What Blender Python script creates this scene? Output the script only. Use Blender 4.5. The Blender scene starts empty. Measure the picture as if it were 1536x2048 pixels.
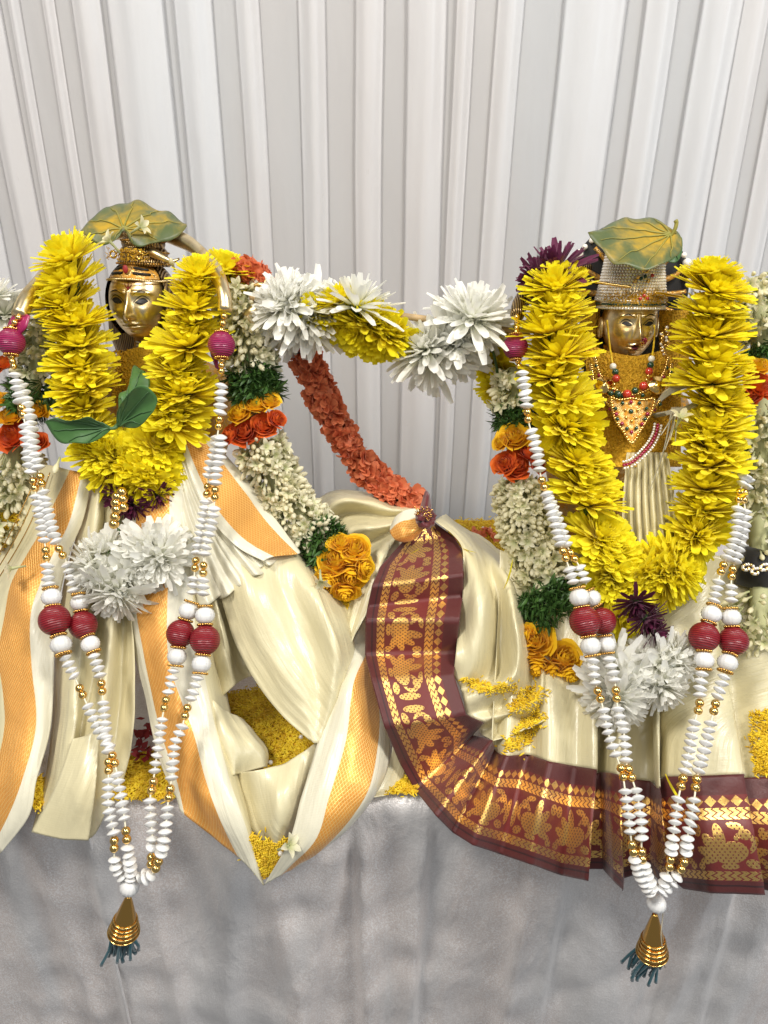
import bpy, bmesh, math, random
import numpy as np
from mathutils import Vector, Matrix, noise

# ------------------------------------------------------------------ camera, world, lights
SCN = bpy.context.scene
COL = SCN.collection
rad = math.radians
F = 1500.0                      # focal length in photo pixels (photo 1536 x 2048)
PITCH = rad(25.6)
ROLL = 0.010
CAM = Vector((0.0, -0.552, 0.584))   # table top is z = 0, its front edge y = 0
FW = Vector((0, math.cos(PITCH), -math.sin(PITCH)))
_u = Vector((0, math.sin(PITCH), math.cos(PITCH)))
_r = Vector((1, 0, 0))
RT = _r * math.cos(ROLL) + _u * math.sin(ROLL)
UP = _u * math.cos(ROLL) - _r * math.sin(ROLL)
cd = bpy.data.cameras.new('camera')
cam = bpy.data.objects.new('camera', cd)
COL.objects.link(cam)
cam.matrix_world = Matrix(((RT.x, UP.x, -FW.x, CAM.x), (RT.y, UP.y, -FW.y, CAM.y), (RT.z, UP.z, -FW.z, CAM.z), (0, 0, 0, 1)))
cd.sensor_fit = 'VERTICAL'
cd.sensor_height = 36.0
cd.lens = F / 2048 * 36.0
cd.clip_start = 0.01
cd.clip_end = 100
SCN.camera = cam

W = bpy.data.worlds.new('World')
SCN.world = W
W.use_nodes = True
W.node_tree.nodes['Background'].inputs[0].default_value = (0.93, 0.96, 1.0, 1)
W.node_tree.nodes['Background'].inputs[1].default_value = 0.20


def area(name, loc, target, sx, sy, power, color):
    l = bpy.data.lights.new(name, 'AREA')
    l.shape = 'RECTANGLE'
    l.size, l.size_y = sx, sy
    l.energy = power
    l.color = color
    o = bpy.data.objects.new(name, l)
    COL.objects.link(o)
    o.location = loc
    o.rotation_euler = (Vector(target) - Vector(loc)).to_track_quat('-Z', 'Y').to_euler()
    return o


area('ceiling_and_fill_light', (-0.85, -0.70, 1.9), (-0.1, 0.25, 0.1), 0.42, 0.42, 29, (1.0, 0.96, 0.90))
area('ceiling_and_fill_light', (0.95, -0.60, 1.9), (0.1, 0.25, 0.1), 0.42, 0.42, 29, (1.0, 0.96, 0.90))
area('ceiling_and_fill_light', (0.0, -2.2, 2.1), (0.0, 0.3, 0.1), 1.2, 0.6, 15, (1.0, 0.97, 0.93))  # added front fill light, not one of the ceiling panels
area('window_light', (2.6, -1.2, 1.3), (0.3, 0.6, 0.5), 1.0, 1.4, 20, (0.84, 0.92, 1.0))

SCN.view_settings.view_transform = 'Standard'
SCN.view_settings.look = 'None'
SCN.view_settings.exposure = 0.12
SCN.view_settings.gamma = 1.0
SCN.view_settings.use_curve_mapping = False
SCN.cycles.use_denoising = True
SCN.cycles.max_bounces = 7
SCN.cycles.transparent_max_bounces = 12
SCN.cycles.sample_clamp_indirect = 4.0

RNG = random.Random(7)
NP = np.random.default_rng(11)

# ------------------------------------------------------------------ pixel -> place helpers
_rows = [300, 500, 600, 800, 1000, 1200, 1400, 1600, 1680, 1800, 2100]
_ys = [.29, .265, .255, .22, .175, .115, .055, -.014, -.038, -.050, -.056]


def Yf(py):
    """depth (y) of the dressed front of the two figures, sloping from the neck to the table edge"""
    return float(np.interp(py, _rows, _ys))


def ray(px, py):
    return FW + RT * ((px - 768) / F) - UP * ((py - 1024) / F)


def P(px, py, y):
    d = ray(px, py)
    return CAM + d * ((y - CAM.y) / d.y)


def PF(px, py, dy=0.0):
    return P(px, py, Yf(py) + dy)


def PZ(px, py, z=0.0):
    d = ray(px, py)
    return CAM + d * ((z - CAM.z) / d.z)


def mpp(p):
    return (Vector(p) - CAM).dot(FW) / F


# ------------------------------------------------------------------ object helpers
def thing(name, label, cat, loc=(0, 0, 0), group=None):
    o = bpy.data.objects.new(name, None)
    COL.objects.link(o)
    o.location = loc
    o.empty_display_size = 0.02
    o['label'] = label
    o['category'] = cat
    if group:
        o['group'] = group
    return o


def tag(o, label, cat, group=None):
    o['label'] = label
    o['category'] = cat
    if group:
        o['group'] = group
    return o


def adopt(o, parent):
    if parent is not None:
        o.parent = parent
        if parent.type == 'EMPTY':
            o.matrix_parent_inverse = Matrix.Translation(-Vector(parent.location))
    return o


def link(name, me, parent=None, mat=None, M=None):
    o = bpy.data.objects.new(name, me)
    COL.objects.link(o)
    if M is not None:
        o.matrix_basis = M
    if mat is not None and len(me.materials) == 0:
        me.materials.append(mat)
    return adopt(o, parent)


def mesh(name, verts, faces, mats=(), smooth=True, midx=None, uv=None, attrs=None):
    me = bpy.data.meshes.new(name)
    me.from_pydata([tuple(map(float, v)) for v in verts], [], [tuple(map(int, f)) for f in faces])
    if not isinstance(mats, (list, tuple)):
        mats = [mats]
    for m in mats:
        me.materials.append(m)
    n = len(me.polygons)
    if smooth:
        me.polygons.foreach_set('use_smooth', [True] * n)
    if midx is not None:
        me.polygons.foreach_set('material_index', [int(i) for i in midx])
    if uv is not None:
        lay = me.uv_layers.new(name='UVMap')
        li = np.zeros(len(me.loops), dtype=np.int32)
        me.loops.foreach_get('vertex_index', li)
        lay.data.foreach_set('uv', np.asarray(uv, dtype=np.float32)[li].ravel())
    if attrs:
        for k, a in attrs.items():
            at = me.attributes.new(k, 'FLOAT', 'POINT')
            at.data.foreach_set('value', np.asarray(a, dtype=np.float32))
    me.update()
    return me


def obj(name, parent, verts, faces, mats=(), **kw):
    return link(name, mesh(name, verts, faces, mats, **kw), parent)


class Bag:
    """collects pieces into one mesh"""
    def __init__(s):
        s.v, s.f, s.n = [], [], 0

    def add(s, v, f):
        v = np.asarray(v, dtype=float)
        s.v.append(v)
        s.f += [tuple(i + s.n for i in q) for q in f]
        s.n += len(v)

    def verts(s):
        return np.concatenate(s.v) if s.v else np.zeros((0, 3))


def gridfaces(nr, nc, closed=False):
    f = []
    for i in range(nr - 1):
        for j in range(nc if closed else nc - 1):
            k = (j + 1) % nc
            f.append((i * nc + j, i * nc + k, (i + 1) * nc + k, (i + 1) * nc + j))
    return f


def crv(pts, n):
    """Catmull-Rom through pts, resampled to n points spaced evenly by chord"""
    p = np.array([tuple(q) for q in pts], dtype=float)
    if len(p) == 1:
        return np.repeat(p, n, 0)
    e = np.vstack([2 * p[0] - p[1], p, 2 * p[-1] - p[-2]])
    d = np.r_[0, np.cumsum(np.linalg.norm(np.diff(p, axis=0), axis=1) + 1e-9)]
    t = np.linspace(0, d[-1], n)
    i = np.clip(np.searchsorted(d, t, side='right') - 1, 0, len(p) - 2)
    s = ((t - d[i]) / (d[i + 1] - d[i]))[:, None]
    a, b, c, g = e[i], e[i + 1], e[i + 2], e[i + 3]
    return .5 * ((2 * b) + (c - a) * s + (2 * a - 5 * b + 4 * c - g) * s**2 + (3 * b - a - 3 * c + g) * s**3)


def tube(path, radii, seg=8, cap=True):
    p = np.asarray([tuple(q) for q in path], dtype=float)
    n = len(p)
    r = np.full(n, radii, dtype=float) if np.isscalar(radii) else np.asarray(radii, dtype=float)
    tg = np.gradient(p, axis=0)
    tg /= np.linalg.norm(tg, axis=1)[:, None] + 1e-12
    ref = np.array([0.31, 0.17, 0.93])
    a = np.cross(tg, ref)
    a /= np.linalg.norm(a, axis=1)[:, None] + 1e-12
    b = np.cross(tg, a)
    th = np.linspace(0, 2 * np.pi, seg, endpoint=False)
    v = (p[:, None] + r[:, None, None] * (a[:, None] * np.cos(th)[None, :, None] + b[:, None] * np.sin(th)[None, :, None])).reshape(-1, 3)
    f = gridfaces(n, seg, True)
    if cap:
        f += [tuple(range(seg))[::-1], tuple((n - 1) * seg + k for k in range(seg))]
    return v, f


def lathe(prof, seg=24):
    """profile [(r, z)] round z"""
    th = np.linspace(0, 2 * np.pi, seg, endpoint=False)
    v = np.array([[(r * math.cos(t), r * math.sin(t), z) for t in th] for r, z in prof]).reshape(-1, 3)
    f = gridfaces(len(prof), seg, True)
    f += [tuple(range(seg))[::-1], tuple((len(prof) - 1) * seg + k for k in range(seg))]
    return v, f


def ball(r=1.0, ns=12, nr=8, sq=1.0):
    prof = [(max(1e-4, r * math.sin(math.pi * i / nr)), -r * sq * math.cos(math.pi * i / nr)) for i in range(nr + 1)]
    return lathe(prof, ns)


def axis_matrix(pos, axis, s=1.0, spin=0.0):
    q = Vector(axis).normalized().to_track_quat('Z', 'Y').to_matrix().to_4x4()
    S = Matrix.Diagonal((s, s, s, 1)) if np.isscalar(s) else Matrix.Diagonal((*s, 1))
    return Matrix.Translation(Vector(pos)) @ q @ Matrix.Rotation(spin, 4, 'Z') @ S


def xf(v, M):
    A = np.array(M)
    return np.asarray(v) @ A[:3, :3].T + A[:3, 3]


def img_axis(ang, tilt):
    """direction: ang in the picture plane (90 = up), tilt towards the viewer"""
    a, t = rad(ang), rad(tilt)
    return (RT * math.cos(a) + UP * math.sin(a)) * math.cos(t) - FW * math.sin(t)


def fbm(p, sc, octv=3):
    return noise.fractal(Vector(p) * sc, 1.0, 2.0, octv)


# ------------------------------------------------------------------ shader helpers
class E:
    """arithmetic on shader sockets"""
    nt = None

    def __init__(s, v):
        s.v = v

    @staticmethod
    def op(o, *a):
        n = E.nt.nodes.new('ShaderNodeMath')
        n.operation = o
        for i, x in enumerate(a):
            x = x.v if isinstance(x, E) else x
            if isinstance(x, (int, float)):
                n.inputs[i].default_value = x
            else:
                E.nt.links.new(x, n.inputs[i])
        return E(n.outputs[0])

    def __add__(s, o): return E.op('ADD', s, o)
    __radd__ = __add__
    def __sub__(s, o): return E.op('SUBTRACT', s, o)
    def __rsub__(s, o): return E.op('SUBTRACT', o, s)
    def __mul__(s, o): return E.op('MULTIPLY', s, o)
    __rmul__ = __mul__
    def __truediv__(s, o): return E.op('DIVIDE', s, o)
    def lt(s, o): return E.op('LESS_THAN', s, o)
    def gt(s, o): return E.op('GREATER_THAN', s, o)
    def fr(s): return E.op('FRACT', s)
    def fl(s): return E.op('FLOOR', s)
    def ab(s): return E.op('ABSOLUTE', s)
    def sin(s): return E.op('SINE', s)
    def mn(s, o): return E.op('MINIMUM', s, o)
    def mx(s, o): return E.op('MAXIMUM', s, o)
    def sq(s): return E.op('SQRT', s)
    def pw(s, o): return E.op('POWER', s, o)
    def inside(s, a, b): return s.gt(a) * s.lt(b)

    def ss(s, a, b):
        n = E.nt.nodes.new('ShaderNodeMapRange')
        n.interpolation_type = 'SMOOTHSTEP'
        E.nt.links.new(s.v, n.inputs[0])
        n.inputs[1].default_value, n.inputs[2].default_value = a, b
        return E(n.outputs[0])


class Mat:
    def __init__(s, name, color=(.5, .5, .5), rough=.5, metal=0., spec=.5, sheen=0., sss=0., trans=0., coat=0.):
        s.m = bpy.data.materials.new(name)
        s.m.use_nodes = True
        s.nt = s.m.node_tree
        E.nt = s.nt
        s.b = s.nt.nodes['Principled BSDF']
        s.set('Base Color', color)
        s.set('Roughness', rough)
        s.set('Metallic', metal)
        s.set('Specular IOR Level', spec)
        s.set('Sheen Weight', sheen)
        s.set('Coat Weight', coat)
        if sss:
            s.set('Subsurface Weight', sss)
            s.b.inputs['Subsurface Radius'].default_value = (.004, .003, .0015)
            s.b.inputs['Subsurface Scale'].default_value = 1.0
        s.set('Transmission Weight', trans)

    def set(s, k, v):
        i = s.b.inputs[k]
        if isinstance(v, E):
            s.nt.links.new(v.v, i)
        elif hasattr(v, 'is_output'):
            s.nt.links.new(v, i)
        elif isinstance(v, (tuple, list)):
            i.default_value = (*v, 1) if len(v) == 3 else v
        else:
            i.default_value = v

    def node(s, t, **kw):
        n = s.nt.nodes.new(t)
        for k, v in kw.items():
            setattr(n, k, v)
        return n

    def coord(s, which='Object', scale=(1, 1, 1)):
        n = s.node('ShaderNodeTexCoord')
        m = s.node('ShaderNodeMapping')
        m.inputs['Scale'].default_value = scale
        s.nt.links.new(n.outputs[which], m.inputs[0])
        return m.outputs[0]

    def uv(s):
        n = s.node('ShaderNodeTexCoord')
        x = s.node('ShaderNodeSeparateXYZ')
        s.nt.links.new(n.outputs['UV'], x.inputs[0])
        return E(x.outputs[0]), E(x.outputs[1])

    def attr(s, k):
        n = s.node('ShaderNodeAttribute')
        n.attribute_name = k
        return E(n.outputs['Fac'])

    def rnd(s):
        return E(s.node('ShaderNodeObjectInfo').outputs['Random'])

    def noise(s, scale, detail=3, rough=.55, vec=None, stretch=None, which='Object', dist=0.):
        n = s.node('ShaderNodeTexNoise')
        n.inputs['Scale'].default_value = scale
        n.inputs['Detail'].default_value = detail
        n.inputs['Roughness'].default_value = rough
        n.inputs['Distortion'].default_value = dist
        v = vec if vec is not None else s.coord(which, stretch or (1, 1, 1))
        s.nt.links.new(v, n.inputs['Vector'])
        return E(n.outputs['Fac'])

    def voronoi(s, scale, out='Distance', stretch=None):
        n = s.node('ShaderNodeTexVoronoi')
        n.inputs['Scale'].default_value = scale
        s.nt.links.new(s.coord('Object', stretch or (1, 1, 1)), n.inputs['Vector'])
        return E(n.outputs[out])

    def mix(s, f, a, b):
        n = s.node('ShaderNodeMix', data_type='RGBA')
        for i, x in ((0, f), (6, a), (7, b)):
            x = x.v if isinstance(x, E) else x
            if isinstance(x, (int, float)):
                n.inputs[i].default_value = x
            elif isinstance(x, tuple):
                n.inputs[i].default_value = (*x, 1) if len(x) == 3 else x
            else:
                s.nt.links.new(x, n.inputs[i])
        return n.outputs[2]

    def bump(s, h, strength=.3, dist=.001, prev=None):
        n = s.node('ShaderNodeBump')
        n.inputs['Strength'].default_value = strength
        n.inputs['Distance'].default_value = dist
        s.nt.links.new(h.v, n.inputs['Height'])
        if prev is not None:
            s.nt.links.new(prev, n.inputs['Normal'])
        s.nt.links.new(n.outputs[0], s.b.inputs['Normal'])
        return n.outputs[0]


MT = {}


def petal_mat(name, base, tip, tip2, rough=.5, tl=.25):
    m = Mat(name, tip, rough, spec=.35, sheen=.1)
    t = m.attr('t')
    c = m.mix(m.rnd(), tip, tip2)
    k = m.noise(160, 2)
    c2 = m.mix(t.ss(0.0, .75), base, c)
    c3 = m.mix((k - .35) * .25, c2, base)
    m.set('Base Color', c3)
    # thin petals let some light through
    tr = m.node('ShaderNodeBsdfTranslucent')
    m.nt.links.new(c3, tr.inputs[0])
    mx = m.node('ShaderNodeMixShader')
    mx.inputs[0].default_value = tl
    m.nt.links.new(m.b.outputs[0], mx.inputs[1])
    m.nt.links.new(tr.outputs[0], mx.inputs[2])
    m.nt.links.new(mx.outputs[0], m.nt.nodes['Material Output'].inputs[0])
    m.bump(m.noise(700, 1, stretch=(1, 1, .1)), .15, .0006)
    MT[name] = m.m


petal_mat('yellow_petal', (.90, .70, .008), (.97, .85, .012), (.97, .88, .030), .5, .40)
petal_mat('white_petal', (.82, .83, .66), (.93, .92, .87), (.91, .90, .84), .5, .38)
petal_mat('purple_petal', (.15, .025, .06), (.10, .010, .042), (.14, .018, .065))
petal_mat('jasmine_petal', (.56, .58, .28), (.88, .83, .63), (.86, .80, .52), .45, .36)
petal_mat('orange_floret', (.60, .13, .05), (.80, .25, .11), (.74, .20, .08))
petal_mat('yellow_rose', (.78, .30, .01), (.92, .60, .012), (.90, .52, .010), .55)
petal_mat('orange_rose', (.50, .05, .006), (.78, .16, .014), (.72, .11, .012), .55)

m = Mat('green_stem', (.045, .10, .02), .5, sheen=.1)
m.set('Base Color', m.mix(m.noise(90), (.02, .055, .012), (.085, .16, .03)))
MT['green'] = m.m

m = Mat('sprig_green', (.04, .10, .02), .45)
c = m.mix(m.noise(140), (.015, .05, .012), (.09, .19, .035))
m.set('Base Color', c)
MT['sprig'] = m.m


def leaf_mat(name, c1, c2, stain):
    m = Mat(name, c1, .42, spec=.4, sheen=.05)
    base = m.mix(m.noise(60), c1, c2)
    v = m.noise(38, 5, .65, dist=.6)
    a = m.attr('stain')
    if stain:
        base = m.mix((v + a * .38).ss(.42, .92) * .85, base, (.50, .30, .012))
        m.set('Roughness', (v + a * .75).ss(.6, 1.0) * .4 + .42)
    m.set('Base Color', base)
    m.bump(m.noise(220, 3), .25, .0008)
    MT[name] = m.m


leaf_mat('leaf_dusted', (.060, .085, .026), (.10, .125, .045), True)
leaf_mat('leaf_plain', (.040, .115, .028), (.07, .16, .045), False)
MT['leaf_rib'] = Mat('leaf_rib', (.055, .13, .045), .45).m
m = Mat('leaf_vein', (.26, .27, .05), .5)
m.set('Base Color', m.mix(m.noise(45, 4), (.42, .30, .03), (.13, .18, .05)))
MT['vein'] = m.m

# metals
m = Mat('brass', (.62, .43, .17), .24, 1.0)
n1 = m.noise(50, 5, .6)
m.set('Base Color', m.mix(n1.ss(.40, .75), (.84, .69, .42), (.60, .39, .13)))
m.set('Roughness', n1 * .25 + .20)
m.bump(m.noise(500, 2), .06, .0005)
MT['brass'] = m.m

m = Mat('brass_engraved', (.45, .30, .12), .32, 1.0)
w = m.node('ShaderNodeTexWave')
w.inputs['Scale'].default_value = 130
w.inputs['Distortion'].default_value = 1.5
m.nt.links.new(m.coord(), w.inputs[0])
wf = E(w.outputs['Fac'])
m.set('Base Color', m.mix(wf, (.10, .06, .03), (.46, .32, .15)))
m.bump(wf, .6, .001)
MT['brass_engraved'] = m.m

m = Mat('dusted_brass', (.6, .35, .05), .5, .3)
n1 = m.noise(190, 5, .7)
f = n1.ss(.42, .60)
m.set('Base Color', m.mix(f, (.50, .33, .13), (.62, .28, .012)))
m.set('Metallic', 1 - f)
m.set('Roughness', f * .6 + .28)
m.bump(n1, .7, .002)
MT['dusted_brass'] = m.m

m = Mat('gold_bead', (.86, .58, .20), .16, 1.0)
MT['gold'] = m.m
m = Mat('gold_cone', (.66, .38, .10), .22, 1.0)
MT['gold_cone'] = m.m
m = Mat('dark_engraving', (.010, .008, .007), .45, spec=.3)
MT['dark'] = m.m
m = Mat('red_kumkum', (.26, .012, .015), .6)
MT['kumkum'] = m.m
m = Mat('white_bead', (.72, .72, .69), .26)
m.set('Base Color', m.mix(m.rnd(), (.76, .75, .73), (.69, .68, .65)))
MT['white_bead'] = m.m
m = Mat('pearl', (.83, .78, .68), .18, spec=.7, coat=.4)
MT['pearl'] = m.m


def thread_ball(name, c1, c2):
    m = Mat(name, c1, .34, spec=.5)
    x = m.node('ShaderNodeTexCoord')
    s = m.node('ShaderNodeSeparateXYZ')
    m.nt.links.new(x.outputs['Object'], s.inputs[0])
    n = m.noise(14, 3)
    st = (E(s.outputs[2]) * 44 + n * 1.2).sin() * .5 + .5
    m.set('Base Color', m.mix(st, c1, c2))
    m.bump(st, .30, .02)
    MT[name] = m.m


thread_ball('red_thread', (.14, .005, .010), (.27, .012, .02))
thread_ball('magenta_thread', (.17, .004, .045), (.33, .015, .09))
m = Mat('teal_wool', (.006, .065, .085), .8, sheen=.4)
MT['teal'] = m.m
m = Mat('bamboo', (.50, .34, .17), .5)
m.set('Base Color', m.mix(m.noise(30, 3, stretch=(1, 8, 8)), (.55, .40, .21), (.36, .23, .10)))
MT['bamboo'] = m.m
m = Mat('dry_grass', (.42, .38, .27), .7)
m.set('Base Color', m.mix(m.noise(120), (.50, .46, .34), (.27, .24, .16)))
MT['dry_grass'] = m.m
for nm, c in (('coral', (.50, .035, .02)), ('green_bead', (.01, .05, .025)), ('ruby', (.30, .005, .04))):
    MT[nm] = Mat(nm, c, .15, spec=.7, coat=.3).m
m = Mat('rhinestone', (.80, .78, .74), .12, .35)
v = m.voronoi(900, 'Color')
sp = m.node('ShaderNodeSeparateColor')
m.nt.links.new(v.v, sp.inputs[0])
m.set('Base Color', m.mix(E(sp.outputs[0]), (.98, .96, .93), (.78, .70, .56)))
MT['rhinestone'] = m.m
MT['black_hair'] = Mat('black_velvet', (.008, .007, .007), .7, sheen=.2).m

# rice
m = Mat('turmeric_rice', (.75, .52, .015), .45, spec=.4)
v = m.voronoi(190, 'Color')
sp = m.node('ShaderNodeSeparateColor')
m.nt.links.new(v.v, sp.inputs[0])
m.set('Base Color', m.mix(E(sp.outputs[1]), (.60, .36, .008), (.84, .62, .03)))
MT['rice'] = m.m
m = Mat('turmeric_paste', (.60, .30, .012), .8)
nn = m.noise(220, 4)
m.set('Base Color', m.mix(nn, (.50, .24, .008), (.80, .48, .02)))
m.bump(m.voronoi(330), .9, .003)
MT['paste'] = m.m


# cloth
def silk(name, c1, c2, rough=.33, stain=True):
    m = Mat(name, c1, rough, spec=.65, sheen=.06)
    m.set('Sheen Roughness', .35)
    base = m.mix(m.noise(14, 3), c1, c2)
    if stain:
        base = m.mix(m.noise(16, 5, .7, dist=.8).ss(.66, .86) * .55, base, (.70, .40, .05))
    m.set('Base Color', base)
    u, v = m.uv()
    weave = (u * 2600).sin() * .25 + (v * 1500).sin() * .25
    fl = m.node('ShaderNodeTexCoord')
    mp = m.node('ShaderNodeMapping')
    mp.inputs['Scale'].default_value = (9, 75, 1)
    m.nt.links.new(fl.outputs['UV'], mp.inputs[0])
    h = m.noise(1.0, 4, .55, vec=mp.outputs[0], dist=.35) * 1.2 + m.noise(34, 3, .5, dist=.6) * .5 + m.voronoi(13, 'Distance', (1.2, 1, .7)) * 1.6
    b = m.bump(h, .42, .004)
    m.bump(weave, .10, .0004, b)
    MT[name] = m


silk('cream_silk', (.70, .635, .415), (.62, .55, .325))
silk('white_silk', (.74, .70, .55), (.70, .66, .50))
MT['cream'], MT['white_edge'] = MT['cream_silk'].m, MT['white_silk'].m

m = Mat('orange_zari', (.7, .3, .06), .38, .45, sheen=.2)
u, v = m.uv()
a, b = (u * 190 + v * 290).fr() - .5, (u * 190 - v * 290).fr() - .5
line = a.ab().mn(b.ab()).ss(.05, .13)
big = m.noise(22, 3)
gold = m.mix(big, (.86, .50, .12), (.80, .40, .075))
m.set('Base Color', m.mix(line, (.93, .66, .27), gold))
m.set('Base Color', m.mix(line, (.95, .60, .20), m.mix(big, (.70, .27, .034), (.80, .36, .058))))
m.set('Metallic', line * -.25 + .60)
h = m.noise(26, 4, .55)
bb = m.bump(h, .4, .004)
m.bump(line, .35, .0007, bb)
MT['zari'] = m.m

m = Mat('brocade_border', (.2, .02, .02), .4, sheen=.15)
u, v = m.uv()              # u in strip widths along the hem, v 0 inner edge .. 1 outer edge
cell = (u / .62)
odd = (cell * .5).fr().gt(.5) * 2 - 1
px_ = (cell.fr() - .5) * .62 * odd
py_ = v - .575


def ell(x, y, cx, cy, rx, ry, an=0.):
    ca, sa = math.cos(an), math.sin(an)
    dx, dy = x - cx, y - cy
    X, Y = dx * ca + dy * sa, dy * ca - dx * sa
    return ((X / rx) * (X / rx) + (Y / ry) * (Y / ry)) - 1


sh = ell(px_, py_, .00, .05, .15, .10, -.2)                         # body of the woven bird
for k, (cx, cy, rx, ry, an) in enumerate(((-.15, -.03, .085, .036, .9), (-.19, .04, .085, .034, .35), (-.18, .11, .075, .03, -.25),
                                         (-.08, -.09, .085, .036, 1.35), (.13, -.10, .045, .035, .2), (.165, .15, .05, .032, .3),
                                         (-.02, .17, .06, .024, 0.), (.25, .02, .03, .10, 0.), (.06, -.165, .06, .022, .2), (-.26, .17, .03, .03, 0), (-.27, -.14, .035, .04, 0))):
    sh = sh.mn(ell(px_, py_, cx, cy, rx * 1.25, ry * 1.3, an))
ring = (((px_ - .12) * (px_ - .12) + (py_ + .03) * (py_ + .03)).sq() - .075).ab() - .02
motif = sh.lt(0.0).mx(ring.lt(0.0))
outl = sh.ab().lt(.10)
dots = ((u * 150).sin() * ((v * 120).sin())).gt(-.55)
chev = (u * 15 + ((v * 18).fr() - .5).ab() * 1.3).fr().gt(.28)
dia = ((u * 9).fr() - .5).ab() + ((v - .215) / .10).ab()
pat = (v.inside(.17, .262) * dia.lt(.46)).mx(v.inside(.268, .36) * chev).mx(v.inside(.37, .785) * motif * dots * (1 - outl)).mx(v.inside(.79, .875) * chev)
red = v.inside(.165, .88)
wear = m.noise(900, 1)
pat = pat * wear.gt(.33)
ground = m.mix(red, m.mix(m.noise(30), (.075, .010, .010), (.098, .014, .012)), (.15, .014, .011))
ground = m.mix((v - .925).ab().lt(.008), ground, (.03, .005, .006))
stn = m.noise(15, 4, .6, dist=.7).ss(.62, .8)
col = m.mix(pat, ground, (.86, .54, .16))
m.set('Base Color', m.mix(stn * .5, col, (.55, .26, .015)))
m.set('Metallic', pat * .92)
m.set('Roughness', pat * -.12 + .45)
h = m.noise(60, 3)
bb = m.bump(h, .3, .003)
m.bump(pat + (u * 900).sin() * .15, .4, .0006, bb)
MT['brocade'] = m.m
MT['maroon'] = None
m = Mat('maroon_silk', (.12, .014, .018), .4, sheen=.3)
m.bump(m.noise(120, 3), .4, .002)
MT['maroon'] = m.m

m = Mat('skirt_satin', (.5, .48, .48), .40, spec=.65, sheen=.1)
w1 = m.noise(7, 4, .5, stretch=(1.3, 1, .35), dist=.8)
w2 = m.noise(30, 4, .6, stretch=(1, 1, .6), dist=.5)
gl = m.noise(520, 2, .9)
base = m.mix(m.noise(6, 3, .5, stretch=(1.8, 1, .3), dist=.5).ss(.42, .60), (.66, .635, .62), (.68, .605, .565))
m.set('Base Color', m.mix(gl.ss(.46, .60) * (m.noise(5, 3, .5, stretch=(2.2, 1, .4), dist=.5).ss(.40, .66) * .5 + .25), base, (.92, .91, .91)))  # whitish speckle paints the satin's glitter glints into the colour
m.set('Metallic', .2)
m.set('Roughness', gl * .3 + .22)
b = m.bump(w1 * 2.0 + w2 * .3 + m.voronoi(5.5, 'Distance', (1.5, 1, .5)) * 1.5 + m.voronoi(11, 'Distance', (1.6, 1, .6)) * .4 - (m.noise(6, 4, .55, stretch=(1, 1, .5), dist=1.2) - .5).ab() * 2.2, .42, .012)
m.bump(gl, .6, .0012, b)
MT['skirt'] = m.m


def sheer(name, alpha):
    m = Mat(name, (.84, .83, .83), .36, spec=.6, sheen=.1)
    n = m.noise(5, 3, .5, stretch=(3.0, 1, .5), dist=.5)
    n2 = m.noise(40, 4, .65, stretch=(2.0, 1, .7), dist=.6)
    m.set('Base Color', m.mix(m.noise(2.2, 2, stretch=(3, 1, .6)).ss(.35, .65), (.84, .845, .855), (.82, .795, .785)))
    m.set('Roughness', n2 * .25 + .20)
    m.bump(n * 2.2 + n2 * .22 + m.voronoi(6, 'Distance', (2.2, 1, .8)) * .8, .24, .010)
    tp = m.node('ShaderNodeBsdfTransparent')
    tl = m.node('ShaderNodeBsdfTranslucent')
    tl.inputs[0].default_value = (.85, .85, .85, 1)
    m1 = m.node('ShaderNodeMixShader')
    m1.inputs[0].default_value = .18
    m.nt.links.new(m.b.outputs[0], m1.inputs[1])
    m.nt.links.new(tl.outputs[0], m1.inputs[2])
    m2 = m.node('ShaderNodeMixShader')
    m2.inputs[0].default_value = alpha
    m.nt.links.new(tp.outputs[0], m2.inputs[1])
    m.nt.links.new(m1.outputs[0], m2.inputs[2])
    m.nt.links.new(m2.outputs[0], m.nt.nodes['Material Output'].inputs[0])
    MT[name] = m.m


sheer('sheer_curtain', .62)
m = Mat('grey_wall', (.20, .195, .18), .9)
m.set('Base Color', m.mix(m.noise(4), (.30, .29, .265), (.26, .25, .23)))
MT['wall'] = m.m

# ------------------------------------------------------------------ the setting
v = [(-1.6, .78, -.9), (1.6, .78, -.9), (1.6, .78, 1.6), (-1.6, .78, 1.6), (-1.6, .86, -.9), (1.6, .86, -.9), (1.6, .86, 1.6), (-1.6, .86, 1.6)]
o = obj('wall', None, v, [(0, 1, 2, 3), (5, 4, 7, 6), (3, 2, 6, 7), (0, 4, 5, 1), (0, 3, 7, 4), (1, 5, 6, 2)], MT['wall'], smooth=False)
o['kind'] = 'structure'

# curtain: one sheer sheet, and the folded pleats standing in front of it
YC = .672
cur = thing('curtain', 'white sheer satin backdrop curtain hanging in long pleats behind the two idols', 'curtain', (0, YC, -.85))


def wavy(x, z, s):
    return .0055 + .001 * math.sin(x * 17 + s) + .001 * noise.noise(Vector((x * 7, z * .8, s)))


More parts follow.
